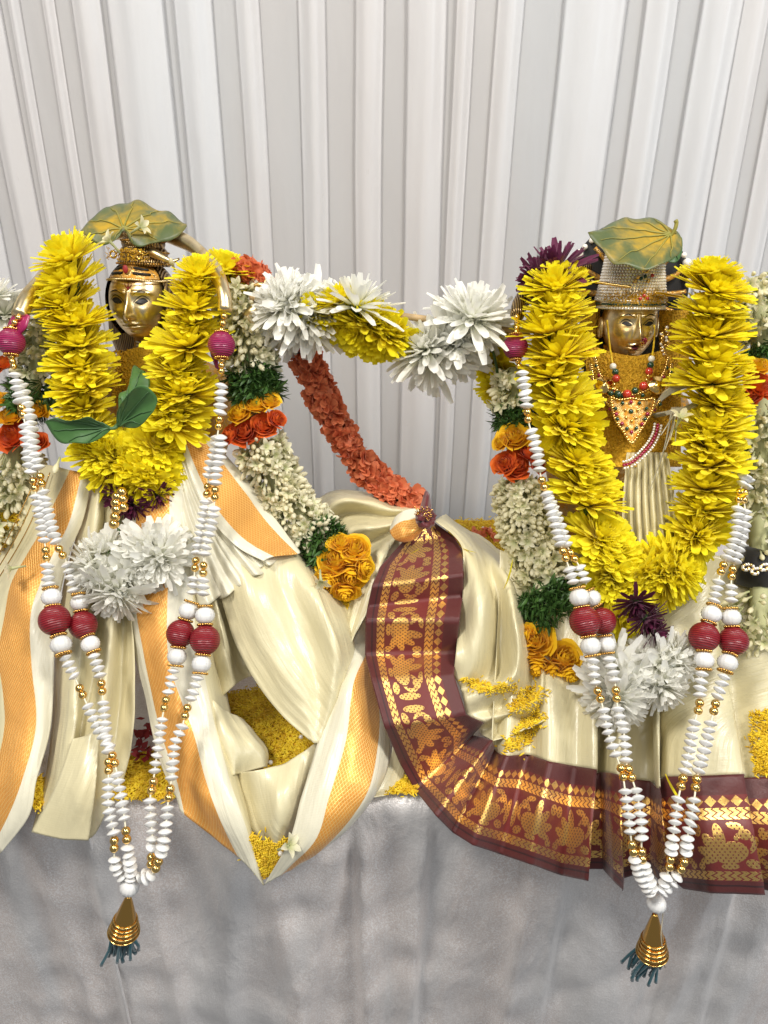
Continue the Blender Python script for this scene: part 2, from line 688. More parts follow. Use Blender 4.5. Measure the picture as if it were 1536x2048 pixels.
nx, nz = 300, 70
xs, zs = np.linspace(-1.3, 1.3, nx), np.linspace(-.85, 1.45, nz)
v = [(x, YC + wavy(x, z, 1.3), z) for z in zs for x in xs]
obj('sheet', cur, v, gridfaces(nz, nx), MT['sheer_curtain'])
bands = [(-170, -120), (-95, -40), (-15, 40), (60, 82), (120, 144), (178, 233), (236, 346), (368, 441), (488, 533), (602, 655), (712, 768),
         (810, 891), (903, 938), (978, 1031), (1103, 1224), (1260, 1326), (1368, 1446), (1446, 1500), (1525, 1580), (1610, 1690)]
for k, (a, b) in enumerate(bands):
    x0, x1 = P(a, 250, YC).x, P(b, 250, YC).x
    wd = x1 - x0
    nt_, nzz = 28, 90
    zz = np.linspace(-.85, 1.45, nzz)
    V = []
    ph = RNG.uniform(0, 9)
    bulge = .005 + .008 * min(1, wd / .06)
    lean = RNG.uniform(.3, .7)
    for z in zz:
        dx = .006 * noise.noise(Vector((k * 3.1, z * 1.3, 0))) + .002 * noise.noise(Vector((k * 3.1, z * 4, 5)))
        wf_ = 1 + .10 * noise.noise(Vector((k * 1.7, z * 1.1, 9)))
        for i in range(nt_):
            t = i / nt_
            if t < .5:                         # front layer
                s = t * 2
                x = x0 + wd * s * wf_
                y = YC + .0015 - bulge * (math.sin(math.pi * s) ** 1.5) * (.55 + .45 * math.cos((s - lean) * 2)) + .0032 * noise.noise(Vector((x * 60, z * 2.2, ph)))
            else:                              # back layer
                s = 2 - t * 2
                x = x0 + wd * s * wf_
                y = YC + .0025 + .0005 * math.sin(math.pi * s)
            V.append((x + dx, y, z))
    obj('pleat', cur, V, gridfaces(nzz, nt_, True), MT['sheer_curtain'])

# table under its cloth
tb = thing('table', 'long table wholly covered by a grey satin cloth', 'table', (0, .3, -.75))
for (x0, x1, y0, y1, z0, z1, nm) in ((-1.2, 1.2, .012, .62, -.035, -.006, 'tabletop'), (-1.15, -1.1, .05, .1, -.75, -.035, 'leg'), (1.1, 1.15, .05, .1, -.75, -.035, 'leg'),
                                     (-1.15, -1.1, .53, .58, -.75, -.035, 'leg'), (1.1, 1.15, .53, .58, -.75, -.035, 'leg')):
    v = [(x, y, z) for z in (z0, z1) for y in (y0, y1) for x in (x0, x1)]
    obj(nm, tb, v, [(0, 2, 3, 1), (4, 5, 7, 6), (0, 1, 5, 4), (2, 6, 7, 3), (0, 4, 6, 2), (1, 3, 7, 5)], MT['bamboo'], smooth=False)
tc = thing('tablecloth', 'shimmering grey satin tablecloth falling in creases over the table front', 'tablecloth', (0, 0, -.75))
nx = 420
xs = np.linspace(-1.2, 1.2, nx)
prof = [(y, .0) for y in np.linspace(.632, .02, 22)] + [(.008, -.0015), (.001, -.006), (-.003, -.013)] + [(-.004 + .004 * min(1, d / .2), -.013 - d) for d in np.linspace(.008, .72, 90)]
V = []
# pressed and hanging folds of the cloth front: where, half widths left and right, depth, slant
FOLDS = [(P(px_, 1850, -.01).x, wl, wr_, dp, sl) for px_, wl, wr_, dp, sl in ((40, .05, .02, .012, .05), (120, .02, .05, .010, -.04), (214, .012, .05, .014, .0), (318, .03, .012, .012, -.05), (470, .05, .02, .014, .10), (560, .02, .05, .012, -.12), (655, .05, .015, .013, .16),
                                                                             (728, .012, .03, .018, .0), (838, .035, .008, .016, .02), (930, .03, .05, .010, .08), (1040, .010, .03, .018, .03), (1105, .03, .010, .012, .0), (1190, .03, .05, .009, -.06), (1300, .05, .03, .010, .05), (1395, .010, .025, .016, .02), (1450, .03, .012, .013, -.03), (1530, .04, .04, .012, .0))]
for (y, z) in prof:
    dn = max(0, -z - .01)
    am = min(1, dn / .06)
    for x in xs:
        tri = 0
        for (x0, wl, wr_, dp, sl) in FOLDS:
            q = x - x0 - sl * (z + .15) + .004 * noise.noise(Vector((x0 * 31, z * 7, 2)))
            tri += dp * max(0, 1 - (-q / wl if q < 0 else q / wr_))
        fold = -am * tri + am * .6 * (.012 * math.sin(x * 15 + 1.2 + 1.5 * noise.noise(Vector((x * 2, z * 1.5, 3)))) + .012 * noise.noise(Vector((x * 13, z * 2.0, 4))) - .016 * abs(noise.noise(Vector((x * 10 + z * 2.5, z * 1.6, 24)))) - .010 * abs(noise.noise(Vector((x * 8 - z * 7, z * 5, 44))))
                     + .007 * noise.noise(Vector((x * 9 + z * 16, z * 11 - x * 5, 7))) + .004 * noise.noise(Vector((x * 30, z * 24, 17))))
        V.append((x, y + .004 * am + fold if dn > 0 else y, z + (.0012 * noise.noise(Vector((x * 20, y * 20, 2))) if dn == 0 else 0)))
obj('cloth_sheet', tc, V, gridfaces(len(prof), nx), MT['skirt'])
# the pressed seam where two lengths of cloth meet
for x_ in (P(178, 1720, -.02).x,):
    z = np.linspace(-.03, -.6, 40)
    pts = [(x_ + .006 * noise.noise(Vector((x_, zz_ * 5, 1))), -.012 + .004 * noise.noise(Vector((x_ * 9, zz_ * 6, 3))), zz_) for zz_ in z]
    vv, ff = tube(pts, .0018, 6)
    obj('seam', tc, vv, ff, MT['skirt'])

# ------------------------------------------------------------------ cloth lofts
def loft(name, parent, cols, mats, nu=60, nv=8, linear=False, wr=(.0016, 26), uvmode='m', absy=False, thick=.0007, seed=0.):
    """cloth through fold lines: cols = [[(px, py, dy), ...], ...], one material per span between two of them"""
    C = []
    for c in cols:
        pts = []
        for q in c:
            dy = q[2] if len(q) > 2 else 0.
            pts.append(P(q[0], q[1], dy if absy else Yf(q[1]) + dy))
        C.append(crv(pts, nu))
    C = np.array(C)
    k = len(C)
    nc = (k - 1) * nv + 1
    G = np.zeros((nu, nc, 3))
    for i in range(nu):
        if linear:
            t = np.linspace(0, k - 1, nc)
            j = np.clip(t.astype(int), 0, k - 2)
            s = (t - j)[:, None]
            G[i] = C[j, i] * (1 - s) + C[j + 1, i] * s
        else:
            p = C[:, i]
            e = np.vstack([2 * p[0] - p[1], p, 2 * p[-1] - p[-2]])
            t = np.linspace(0, k - 1, nc)
            j = np.clip(t.astype(int), 0, k - 2)
            s = (t - j)[:, None]
            a, b, c, g = e[j], e[j + 1], e[j + 2], e[j + 3]
            G[i] = .5 * ((2 * b) + (c - a) * s + (2 * a - 5 * b + 4 * c - g) * s**2 + (3 * b - a - 3 * c + g) * s**3)
    du = np.linalg.norm(np.diff(G, axis=0), axis=2).mean(1)
    dv = np.linalg.norm(np.diff(G, axis=1), axis=2)
    U = np.r_[0, np.cumsum(du)]
    Vv = np.concatenate([np.zeros((nu, 1)), np.cumsum(dv, 1)], 1)
    if uvmode == 'm':
        uv = np.stack([np.repeat(U[:, None], nc, 1), Vv], 2).reshape(-1, 2)
    else:                                    # border: u along the hem in strip widths, v inner 0 .. outer 1
        wdt = U[-1]
        mid = np.r_[0, np.cumsum(dv[nu // 2])]
        uv = np.stack([np.repeat(mid[None] / .105, nu, 0), np.repeat((U / wdt)[:, None], nc, 1)], 2).reshape(-1, 2)
    gu = np.gradient(G, axis=0)
    gv = np.gradient(G, axis=1)
    N = np.cross(gu, gv)
    N /= np.linalg.norm(N, axis=2)[..., None] + 1e-12
    amp, sc = wr
    if amp:
        for i in range(nu):
            for j in range(nc):
                p = Vector(G[i, j])
                h = noise.noise(Vector((p.x * sc * 1.3, p.y * sc, p.z * sc * .6)) + Vector((seed, 0, 0))) + .45 * noise.noise(Vector((p.x * sc * 2.7, p.y * sc * 2, p.z * sc * 1.5)) + Vector((seed, 3, 0)))
                h -= 1.1 * abs(noise.noise(Vector((p.x * sc * .9, p.y * sc * .8, p.z * sc * .55)) + Vector((seed, 9, 1)))) - .3
                fo = noise.noise(Vector((Vv[i, j] * 55 + seed * 3.1, U[i] * 5, seed))) * 1.1 - abs(noise.noise(Vector((Vv[i, j] * 95 + seed, U[i] * 7, seed + 4)))) * .9
                G[i, j] += N[i, j] * (amp * (.65 * h + .55 * fo))
    f = gridfaces(nu, nc)
    mi = []
    for i in range(nu - 1):
        for j in range(nc - 1):
            mi.append(min(j // nv, len(mats) - 1))
    uniq = list(dict.fromkeys(mats))
    mi = [uniq.index(mats[i]) for i in mi]
    o = obj(name, parent, G.reshape(-1, 3), f, [MT[q] for q in uniq], midx=mi, uv=uv)
    if thick:
        s = o.modifiers.new('thickness', 'SOLIDIFY')
        s.thickness = thick
        s.offset = 0
    return o


def off(c, dy):
    return [(q[0], q[1], (q[2] if len(q) > 2 else 0) + dy) for q in c]


# ---- left figure's cream dhoti with the orange woven border
dh = thing('silk_dhoti', 'cream silk cloth with orange gold woven border draped round the bearded-crown idol on the table', 'cloth', PF(300, 1600, .06))
dh['label'] = 'cream silk wrap with orange gold borders, draped round the idol with large painted eyes'
c0 = [(95, 930, .02), (60, 1040, .02), (20, 1120, .02), (-20, 1200, .016), (-45, 1320, .01), (-40, 1450, .01), (-60, 1600, .004), (-95, 1720, 0)]
c1 = [(140, 940, .004), (95, 1040, .0), (55, 1110, 0), (24, 1165, 0), (10, 1230, 0), (-3, 1317, -.004), (9, 1445, -.006), (-20, 1560, -.004), (-65, 1645, 0)]
c2 = [(165, 945, -.002), (140, 1040, -.006), (108, 1105, -.006), (84, 1160, -.006), (62, 1226, -.01), (62, 1317, -.012), (73, 1445, -.012), (44, 1560, -.012), (15, 1635, -.006), (-14, 1690, 0)]
c3 = [(185, 950, .004), (165, 1040, .004), (142, 1100, .004), (122, 1180, .004), (112, 1250, .0), (108, 1310, -.008), (102, 1450, -.006), (73, 1560, -.008), (58, 1632, -.004), (2, 1706, 0)]
loft('bordered_drape', dh, [[(40, 930, .05), (0, 1040, .05), (-40, 1120, .05), (-100, 1300, .04), (-130, 1720, .02)], c0, c1, c2, c3], ['cream', 'cream', 'zari', 'white_edge'], nu=90, nv=10)
for k, dd in enumerate((0, 14, 30)):      # stitched edges of the outer folds
    pts = crv([PF(100 - dd, 945 + dd * .5, .008), PF(68 - dd, 1030, .004), PF(35 - dd, 1095, .004), PF(-5 - dd, 1160, .004)], 30)
    vv, ff = tube(pts, .0006, 5)
    obj('edge_thread', dh, vv, ff, MT['gold_cone'])
a = [(185, 950, .02), (165, 1040, .016), (140, 1110, .014), (122, 1200, .014), (112, 1320, .012), (104, 1450, .012), (90, 1560, .01), (62, 1664, .004)]
b = [(200, 950), (185, 1100, -.004), (165, 1250, -.006), (152, 1350, -.006), (148, 1450, -.012), (120, 1560, -.010), (85, 1670, -.004)]
c = [(215, 950, .012), (205, 1100, .016), (195, 1250, .016), (188, 1350, .014), (165, 1450, .004), (150, 1560, .0), (120, 1675, -.002)]
d = [(225, 950, 0), (225, 1100, -.006), (222, 1250, -.006), (212, 1350, -.008), (200, 1450, -.012), (186, 1560, -.014), (175, 1679, -.006)]
e = [(240, 950, .012), (245, 1100, .014), (246, 1250, .016), (243, 1350, .016), (233, 1450, .012), (215, 1560, .006), (204, 1645, .004)]
f_ = [(255, 950, 0), (262, 1100, -.002), (266, 1250, -.002), (270, 1350, .0), (268, 1450, .002), (250, 1550, .01), (222, 1600, .018)]
loft('front_drape', dh, [a, b, c, d, e, f_], ['cream'] * 5, nu=90, nv=9, wr=(.0022, 24), seed=3)
# inner lapel of that drape, folded under at the hem
loft('folded_hem', dh, [[(146, 1478, -.018), (110, 1570, -.016), (64, 1664, -.006)], [(175, 1470, -.020), (160, 1580, -.024), (120, 1678, -.010)], [(200, 1450, -.018), (192, 1570, -.022), (178, 1680, -.010)]], ['cream'] * 2, nu=50, nv=10, seed=8)
c0 = [(262, 950, .012), (258, 1100, .010), (256, 1240, .008), (290, 1400, .004), (308, 1480, .002), (330, 1550, 0), (365, 1622, -.002)]
c1 = [(275, 950, .0), (272, 1100, -.002), (272, 1215, -.004), (306, 1400, -.004), (328, 1480, -.004), (353, 1560, -.006), (369, 1630, -.004)]
c2 = [(340, 950, -.002), (338, 1100, -.006), (335, 1299, -.010), (365, 1408, -.012), (385, 1460, -.014), (412, 1560, -.014), (437, 1632, -.012), (478, 1716, -.004)]
c3 = [(375, 950, .006), (380, 1100, .004), (390, 1250, .0), (408, 1350, -.004), (430, 1450, -.008), (455, 1545, -.010), (485, 1632, -.010), (525, 1768, -.006)]
c4 = [(400, 950, .03), (420, 1100, .03), (440, 1250, .03), (448, 1350, .03), (465, 1450, .026), (480, 1545, .016), (500, 1640, .012), (527, 1764, .004)]
loft('bordered_drape', dh, [c0, c1, c2, c3, c4], ['white_edge', 'zari', 'white_edge', 'cream'], nu=100, nv=10, seed=5)
# fan of pleats over the hip
w0 = [(400, 855, .03), (450, 908, .03), (502, 970, .028), (552, 1040, .02), (600, 1103, .012)]
w1 = [(392, 865, .022), (440, 920, .020), (490, 985, .018), (540, 1052, .012), (595, 1108, .006)]
w2 = [(368, 878, .006), (402, 960, -.002), (443, 1030, -.008), (492, 1082, -.012), (547, 1114, -.010)]
w3 = [(360, 885, .004), (388, 970, -.006), (424, 1040, -.012), (474, 1094, -.016), (527, 1123, -.014)]
loft('bordered_pleat', dh, [w0, w1, w2, w3], ['white_edge', 'zari', 'white_edge'], nu=70, nv=10, wr=(.0012, 30), seed=9)
for k, (hr, hl, d0) in enumerate((((556, 1116), (506, 1150), -.006), ((534, 1138), (474, 1178), -.012), ((508, 1166), (436, 1196), -.010), ((468, 1184), (392, 1214), -.002))):
    cols = []
    for i, t in enumerate((0, .16, .34, .52, .70, .86, 1)):
        hx, hy = hr[0] + (hl[0] - hr[0]) * t, hr[1] + (hl[1] - hr[1]) * t + 5 * math.sin(t * 7 + k)
        hd = d0 + (.012, .0, -.006, .0, -.005, .002, .016)[i]
        tx = 364 - k * 6 - t * 6
        cols.append([(tx, 890 + k * 3, .004), ((tx * .62 + hx * .38) - 8, 890 * .62 + hy * .38 + 14, hd * .3), ((tx * .28 + hx * .72) - 6, 890 * .28 + hy * .72 + 10, hd * .75), (hx, hy, hd)])
    loft('pleat', dh, cols, ['white_edge'] * 6, nu=60, nv=6, wr=(.0010, 30), seed=2 + k)
# the broad hanging fold to the right of the fan, and the tucks behind it
loft('hanging_fold', dh, [[(425, 1120, .0), (442, 1190, .0), (472, 1290, -.004), (515, 1370, -.008), (562, 1430, -.010), (617, 1479, -.012)],
                          [(470, 1112, -.008), (500, 1180, -.018), (540, 1270, -.018), (582, 1350, -.020), (607, 1420, -.016), (622, 1482, -.014)],
                          [(530, 1104, .0), (562, 1170, -.004), (602, 1250, -.006), (628, 1330, -.008), (637, 1410, -.012), (629, 1486, -.014)],
                          [(580, 1104, .02), (622, 1160, -.004), (652, 1230, -.020), (668, 1310, -.024), (663, 1400, -.020), (640, 1486, -.012)],
                          [(618, 1120, .05), (662, 1175, .03), (688, 1250, .0), (694, 1330, -.006), (684, 1410, -.004), (652, 1492, .0)],
                          [(640, 1120, .09), (700, 1180, .07), (720, 1260, .04), (725, 1340, .03), (715, 1420, .02), (680, 1500, .02)]], ['cream'] * 5, nu=80, nv=12, wr=(.0034, 17), seed=12)
loft('tuck', dh, [[(405, 1170, .01), (418, 1260, .02), (428, 1340, .02), (440, 1395, .02)], [(430, 1185, .0), (446, 1270, -.004), (458, 1330, .004), (470, 1372, .012)],
                  [(450, 1190, .03), (468, 1262, .03), (484, 1318, .034), (500, 1352, .03)], [(480, 1200, .012), (494, 1270, .012), (508, 1318, .014), (528, 1362, .014)], [(510, 1200, .04), (530, 1280, .04), (545, 1330, .04), (560, 1380, .03)]],
     ['cream'] * 4, nu=50, nv=8, wr=(.004, 30), seed=14)
loft('tuck', dh, [[(395, 1380, .01), (410, 1470, .0), (440, 1560, .0)], [(425, 1400, -.004), (450, 1470, -.010), (468, 1550, -.006)], [(455, 1425, .008), (490, 1490, -.002), (478, 1548, .002)],
                  [(478, 1432, .016), (518, 1490, .006), (528, 1534, .008)], [(490, 1440, .03), (535, 1496, .02), (536, 1536, .02)]], ['cream'] * 4, nu=44, nv=8, wr=(.0028, 34), seed=15)
loft('tuck', dh, [[(478, 1545, .004), (486, 1600, .008), (500, 1655, .006), (543, 1702, .006)], [(510, 1541, -.010), (520, 1590, -.006), (530, 1650, -.004), (547, 1704, .002)],
                  [(560, 1530, -.006), (556, 1590, -.016), (552, 1650, -.012), (551, 1705, .0)], [(600, 1508, -.004), (590, 1580, -.010), (572, 1650, -.008), (555, 1703, .002)],
                  [(646, 1474, .0), (628, 1560, .004), (600, 1640, .004), (562, 1698, .006)]], ['cream'] * 4, nu=50, nv=9, wr=(.0022, 30), seed=16)

# ---- the shawl that joins the two figures
sw = thing('silk_shawl', 'cream silk shawl with orange border, knotted to the maroon-bordered sari', 'shawl', PF(740, 1500, .05))
c0 = [(800, 1055, .05), (765, 1130, .05), (735, 1220, .034), (695, 1309, .004), (675, 1366, -.008), (638, 1480, -.012), (603, 1595, -.014), (578, 1681, -.012), (528, 1770, -.006)]
c1 = [(815, 1060, .04), (785, 1140, .06), (757, 1230, .045), (735, 1300, .024), (707, 1366, -.016), (692, 1480, -.020), (658, 1595, -.022), (630, 1681, -.016), (560, 1752, -.008)]
c2 = [(830, 1065, .05), (812, 1150, .05), (794, 1240, .04), (774, 1300, .034), (758, 1366, .02), (757, 1480, -.004), (729, 1595, -.016), (655, 1688, -.010), (585, 1738, -.004)]
c3 = [(845, 1065, .07), (832, 1160, .07), (818, 1240, .06), (803, 1300, .05), (792, 1380, .04), (781, 1480, .016), (768, 1560, .004), (695, 1660, .004), (600, 1730, .004)]
loft('bordered_drape', sw, [c0, c1, c2, c3], ['white_edge', 'zari', 'white_edge'], nu=100, nv=10, seed=21)
loft('gathered_heap', sw, [[(838, 1008, .12), (790, 1003, .14), (740, 986, .15), (685, 980, .15), (640, 996, .15), (608, 1040, .14)],
                           [(836, 1018, .10), (785, 1018, .09), (735, 1004, .09), (690, 1000, .09), (652, 1020, .10), (625, 1065, .10)],
                           [(832, 1026, .10), (780, 1034, .10), (735, 1030, .11), (695, 1030, .12), (664, 1050, .12), (640, 1085, .11)],
                           [(828, 1034, .08), (776, 1050, .06), (730, 1056, .06), (700, 1062, .07), (676, 1078, .08), (655, 1105, .08)],
                           [(822, 1042, .08), (770, 1070, .08), (732, 1090, .09), (706, 1105, .09), (688, 1120, .09), (672, 1140, .08)],
                           [(814, 1050, .06), (770, 1090, .035), (746, 1125, .03), (726, 1155, .03), (708, 1185, .03), (694, 1215, .03)],
                           [(802, 1056, .05), (764, 1130, .024), (735, 1220, .010), (706, 1280, .008), (692, 1312, .006), (680, 1340, .006)]], ['cream'] * 6, nu=60, nv=9, wr=(.003, 20), seed=23)
loft('lining_fold', sw, [[(838, 1004, .13), (800, 990, .16), (770, 990, .17), (740, 985, .16)], [(842, 1012, .12), (810, 1000, .13), (780, 1000, .13), (750, 994, .13)], [(846, 1020, .12), (815, 1015, .12), (790, 1012, .12), (765, 1010, .12)]],
     ['zari', 'cream'], nu=30, nv=8, wr=(.0012, 30), seed=24)
loft('back_fall', sw, [[(610, 1030, .15), (600, 1100, .13), (590, 1170, .10), (600, 1240, .06)], [(640, 1060, .10), (640, 1130, .09), (640, 1180, .07), (650, 1250, .03)], [(672, 1120, .09), (680, 1170, .07), (685, 1220, .05), (690, 1300, .02)]],
     ['cream'] * 2, nu=40, nv=9, wr=(.003, 24), seed=25)
loft('hanging_corner', sw, [[(790, 1400, .02), (785, 1500, .016), (760, 1570, .012), (735, 1596, .006)], [(815, 1440, .03), (815, 1520, .024), (800, 1570, .02), (770, 1592, .01)]], ['cream'], nu=30, nv=8, seed=26)

kn = thing('cloth_knot', 'twisted knot of orange and maroon cloth ends tying shawl to sari', 'knot', PF(840, 1040, -.0))
loft('border_loop', kn, [[(850, 1022, .02), (822, 1018, .016), (794, 1030, .016), (782, 1052, .02)], [(854, 1034, .012), (828, 1038, .006), (798, 1046, .006), (780, 1062, .012)],
                         [(850, 1046, .008), (832, 1060, -.004), (808, 1074, .0), (788, 1078, .008)], [(846, 1056, .012), (840, 1068, .006), (822, 1082, .010), (800, 1084, .016)]], ['white_edge', 'zari', 'zari'], nu=36, nv=8, wr=(.0016, 60), seed=31)
loft('twisted_end', kn, [[(838, 1030, .02), (842, 1010, .03), (850, 985, .03), (852, 982, .03)], [(848, 1034, .0), (852, 1012, .01), (855, 992, .02), (853, 982, .03)], [(862, 1030, .02), (862, 1010, .03), (859, 990, .03), (854, 982, .03)]], ['maroon'] * 2, nu=26, nv=6, wr=(.001, 60), seed=32)
q = [PF(838, 1046, .012), PF(842, 1030, -.004), PF(852, 1022, -.008), PF(862, 1030, .0), PF(862, 1044, .0), PF(850, 1050, -.008), PF(840, 1042, -.012), PF(848, 1030, -.014), PF(858, 1036, -.012)]
vv, ff = tube(crv(q, 60), .0046, 12)
vv = vv + NP.normal(0, .0005, vv.shape)
obj('wrap', kn, vv, ff, MT['maroon'])
B_ = Bag()
for i in range(26):
    s = PF(846 + RNG.uniform(-6, 14), 1030 + RNG.uniform(-10, 12), -.014)
    e_ = s + Vector((RNG.uniform(-.008, .008), RNG.uniform(-.004, .0), RNG.uniform(-.002, .012)))
    B_.add(*tube([s, (s + e_) / 2 + Vector((0, -.002, 0)), e_], .0005, 4))
obj('gold_fringe', kn, B_.verts(), B_.f, MT['gold_cone'])

# ---- right figure's sari: cream body and maroon brocade border folded like an accordion
sa = thing('silk_sari', 'cream silk sari with wide maroon and gold brocade border spread below the crowned idol', 'sari', PF(1250, 1560, .06))
BC = [((868, 1044, .035), (838, 1050, .03)), ((905, 1072, .03), (795, 1095, .022)), ((924, 1098, .018), (760, 1134, .006)), ((927, 1150, -.006), (744, 1172, -.008)), ((926, 1190, .004), (735, 1214, .0)),
      ((919, 1240, -.010), (731, 1240, -.008)), ((912, 1305, .006), (730, 1308, .006)), ((908, 1350, -.010), (742, 1358, -.010)), ((932, 1429, -.014), (768, 1452, -.018)),
      ((967, 1446, .000), (800, 1528, .006)), ((946, 1470, .018), (830, 1580, .012)), ((985, 1480, -.006), (872, 1632, -.016)), ((990, 1498, .008), (905, 1665, .004)),
      ((1014, 1512, -.006), (945, 1690, -.010)), ((1056, 1508, .008), (1000, 1708, .004)), ((1099, 1523, -.010), (1060, 1728, -.014)), ((1150, 1532, .0), (1120, 1750, -.002)), ((1193, 1539, -.012), (1177, 1762, -.022)),
      ((1192, 1548, .022), (1174, 1738, .016)), ((1200, 1544, .02), (1206, 1738, .01)), ((1222, 1546, -.006), (1226, 1762, -.014)), ((1241, 1550, -.012), (1247, 1782, -.022)), ((1238, 1556, .024), (1248, 1756, .02)),
      ((1300, 1562, .026), (1300, 1738, .022)), ((1311, 1574, .0), (1320, 1764, -.006)), ((1321, 1574, -.008), (1336, 1772, -.012)), ((1318, 1560, .026), (1334, 1752, .022)),
      ((1330, 1553, .012), (1366, 1778, .004)), ((1390, 1552, -.008), (1420, 1786, -.016)), ((1487, 1548, -.012), (1530, 1790, -.022)), ((1480, 1556, .02), (1518, 1776, .016)), ((1540, 1553, .006), (1600, 1796, -.004)), ((1620, 1556, -.008), (1690, 1796, -.012))]
cols = []
for (A, B) in BC:
    A, B = (A[0], A[1], A[2] * 1.5 if A[1] < 1530 or A[2] < 0 else A[2] * .5), (B[0], B[1], B[2] * 1.5 if B[1] < 1600 or B[2] < 0 else B[2] * .55)
    mid = ((A[0] + B[0]) / 2, (A[1] + B[1]) / 2, (A[2] + B[2]) / 2 - .003)
    cols.append([A, mid, B])
loft('brocade_border', sa, cols, ['brocade'] * (len(cols) - 1), nu=46, nv=7, linear=True, wr=(.0011, 40), uvmode='border', seed=41)
K = [[(868, 1044, .036), (905, 1072, .031), (924, 1098, .020), (927, 1150, .012), (926, 1190, .002), (919, 1240, .012), (912, 1305, -.010), (908, 1350, -.002)],
     [(885, 1030, .07), (930, 1090, .03), (956, 1160, -.004), (962, 1220, -.016), (956, 1290, -.016), (942, 1340, -.010), (916, 1366, -.004)],
     [(890, 1030, .10), (950, 1090, .06), (985, 1160, .03), (1000, 1230, .024), (1000, 1300, .02), (985, 1350, .014), (922, 1380, .0)],
     [(895, 1030, .12), (960, 1085, .09), (1010, 1150, .02), (1030, 1240, -.016), (1036, 1310, -.018), (1020, 1360, -.020), (928, 1400, -.008)],
     [(930, 1060, .13), (990, 1100, .10), (1040, 1180, .05), (1060, 1260, .03), (1070, 1340, .02), (1040, 1400, .01), (934, 1428, -.002)],
     [(960, 1070, .13), (1020, 1120, .10), (1060, 1200, .06), (1080, 1280, .02), (1085, 1360, -.002), (1060, 1410, -.012), (967, 1446, .000)],
     [(980, 1090, .13), (1040, 1140, .10), (1080, 1220, .06), (1100, 1300, .03), (1105, 1380, .014), (1070, 1430, .010), (960, 1462, .012)],
     [(1000, 1100, .13), (1060, 1160, .10), (1100, 1240, .06), (1120, 1320, .02), (1115, 1400, .0), (1080, 1446, -.006), (985, 1480, -.004)]]
sari_parts = [loft('gathered_fall', sa, K, ['cream'] * 7, nu=70, nv=9, wr=(.0026, 22), seed=42)]
top = [(1000, 1100), (1015, 1105), (1040, 1110), (1070, 1110), (1100, 1105), (1150, 1100), (1190, 1100), (1210, 1100), (1225, 1100), (1240, 1100), (1255, 1100), (1275, 1100), (1290, 1100), (1300, 1100), (1308, 1100), (1316, 1100), (1330, 1100), (1360, 1100), (1400, 1100), (1430, 1110), (1480, 1120), (1540, 1120)]
ih = [BC[i][0] for i in (11, 12, 13, 14, 15, 16, 17, 18, 19, 20, 21, 22, 23, 24, 25, 26, 27, 28, 29, 30, 31, 32)]
S = []
for (tx, ty), (hx, hy, hd) in zip(top, ih):
    S.append([(tx, ty, .03), (tx * .6 + hx * .4, ty * .6 + hy * .4, .02 + hd * .5), (tx * .25 + hx * .75, ty * .25 + hy * .75, .004 + hd), (hx, hy + 1, hd + .0006)])
sari_parts += [loft('pleated_skirt', sa, S, ['cream'] * (len(S) - 1), nu=70, nv=6, wr=(.0018, 24), seed=43)]
# chest pleats
ch = []
for i in range(15):
    t = i / 14
    z = .006 if i % 2 else -.004
    ch.append([(1255 + 80 * t, 905, .018 + z * .5), (1246 + 104 * t, 1000, .012 + z), (1248 + 110 * t, 1080, .012 + z), (1262 + 90 * t, 1190, .01 + z)])
loft('chest_pleat', sa, ch, ['cream'] * 14, nu=44, nv=5, wr=(.0014, 30), seed=44)

# ---- rice: beds of turmeric grains
def inpoly(x, y, poly):
    c = False
    j = len(poly) - 1
    for i in range(len(poly)):
        xi, yi = poly[i]
        xj, yj = poly[j]
        if (yi > y) != (yj > y) and x < (xj - xi) * (y - yi) / (yj - yi) + xi:
            c = not c
        j = i
    return c


from mathutils.bvhtree import BVHTree


def onto(objs):
    trees = [BVHTree.FromPolygons([v.co for v in o.data.vertices], [tuple(p.vertices) for p in o.data.polygons]) for o in objs]

    def place(px, py):
        d = ray(px, py).normalized()
        best = None
        for t in trees:
            h = t.ray_cast(CAM, d)
            if h[0] is not None and (best is None or h[3] < best[1]):
                best = (h[0], h[3])
        return Vector(best[0]) - d * .0012 if best else PF(px, py, -.004)
    return place


gv, gf = ball(1, 6, 4)
gv = gv * np.array([.00085, .00085, .0031])


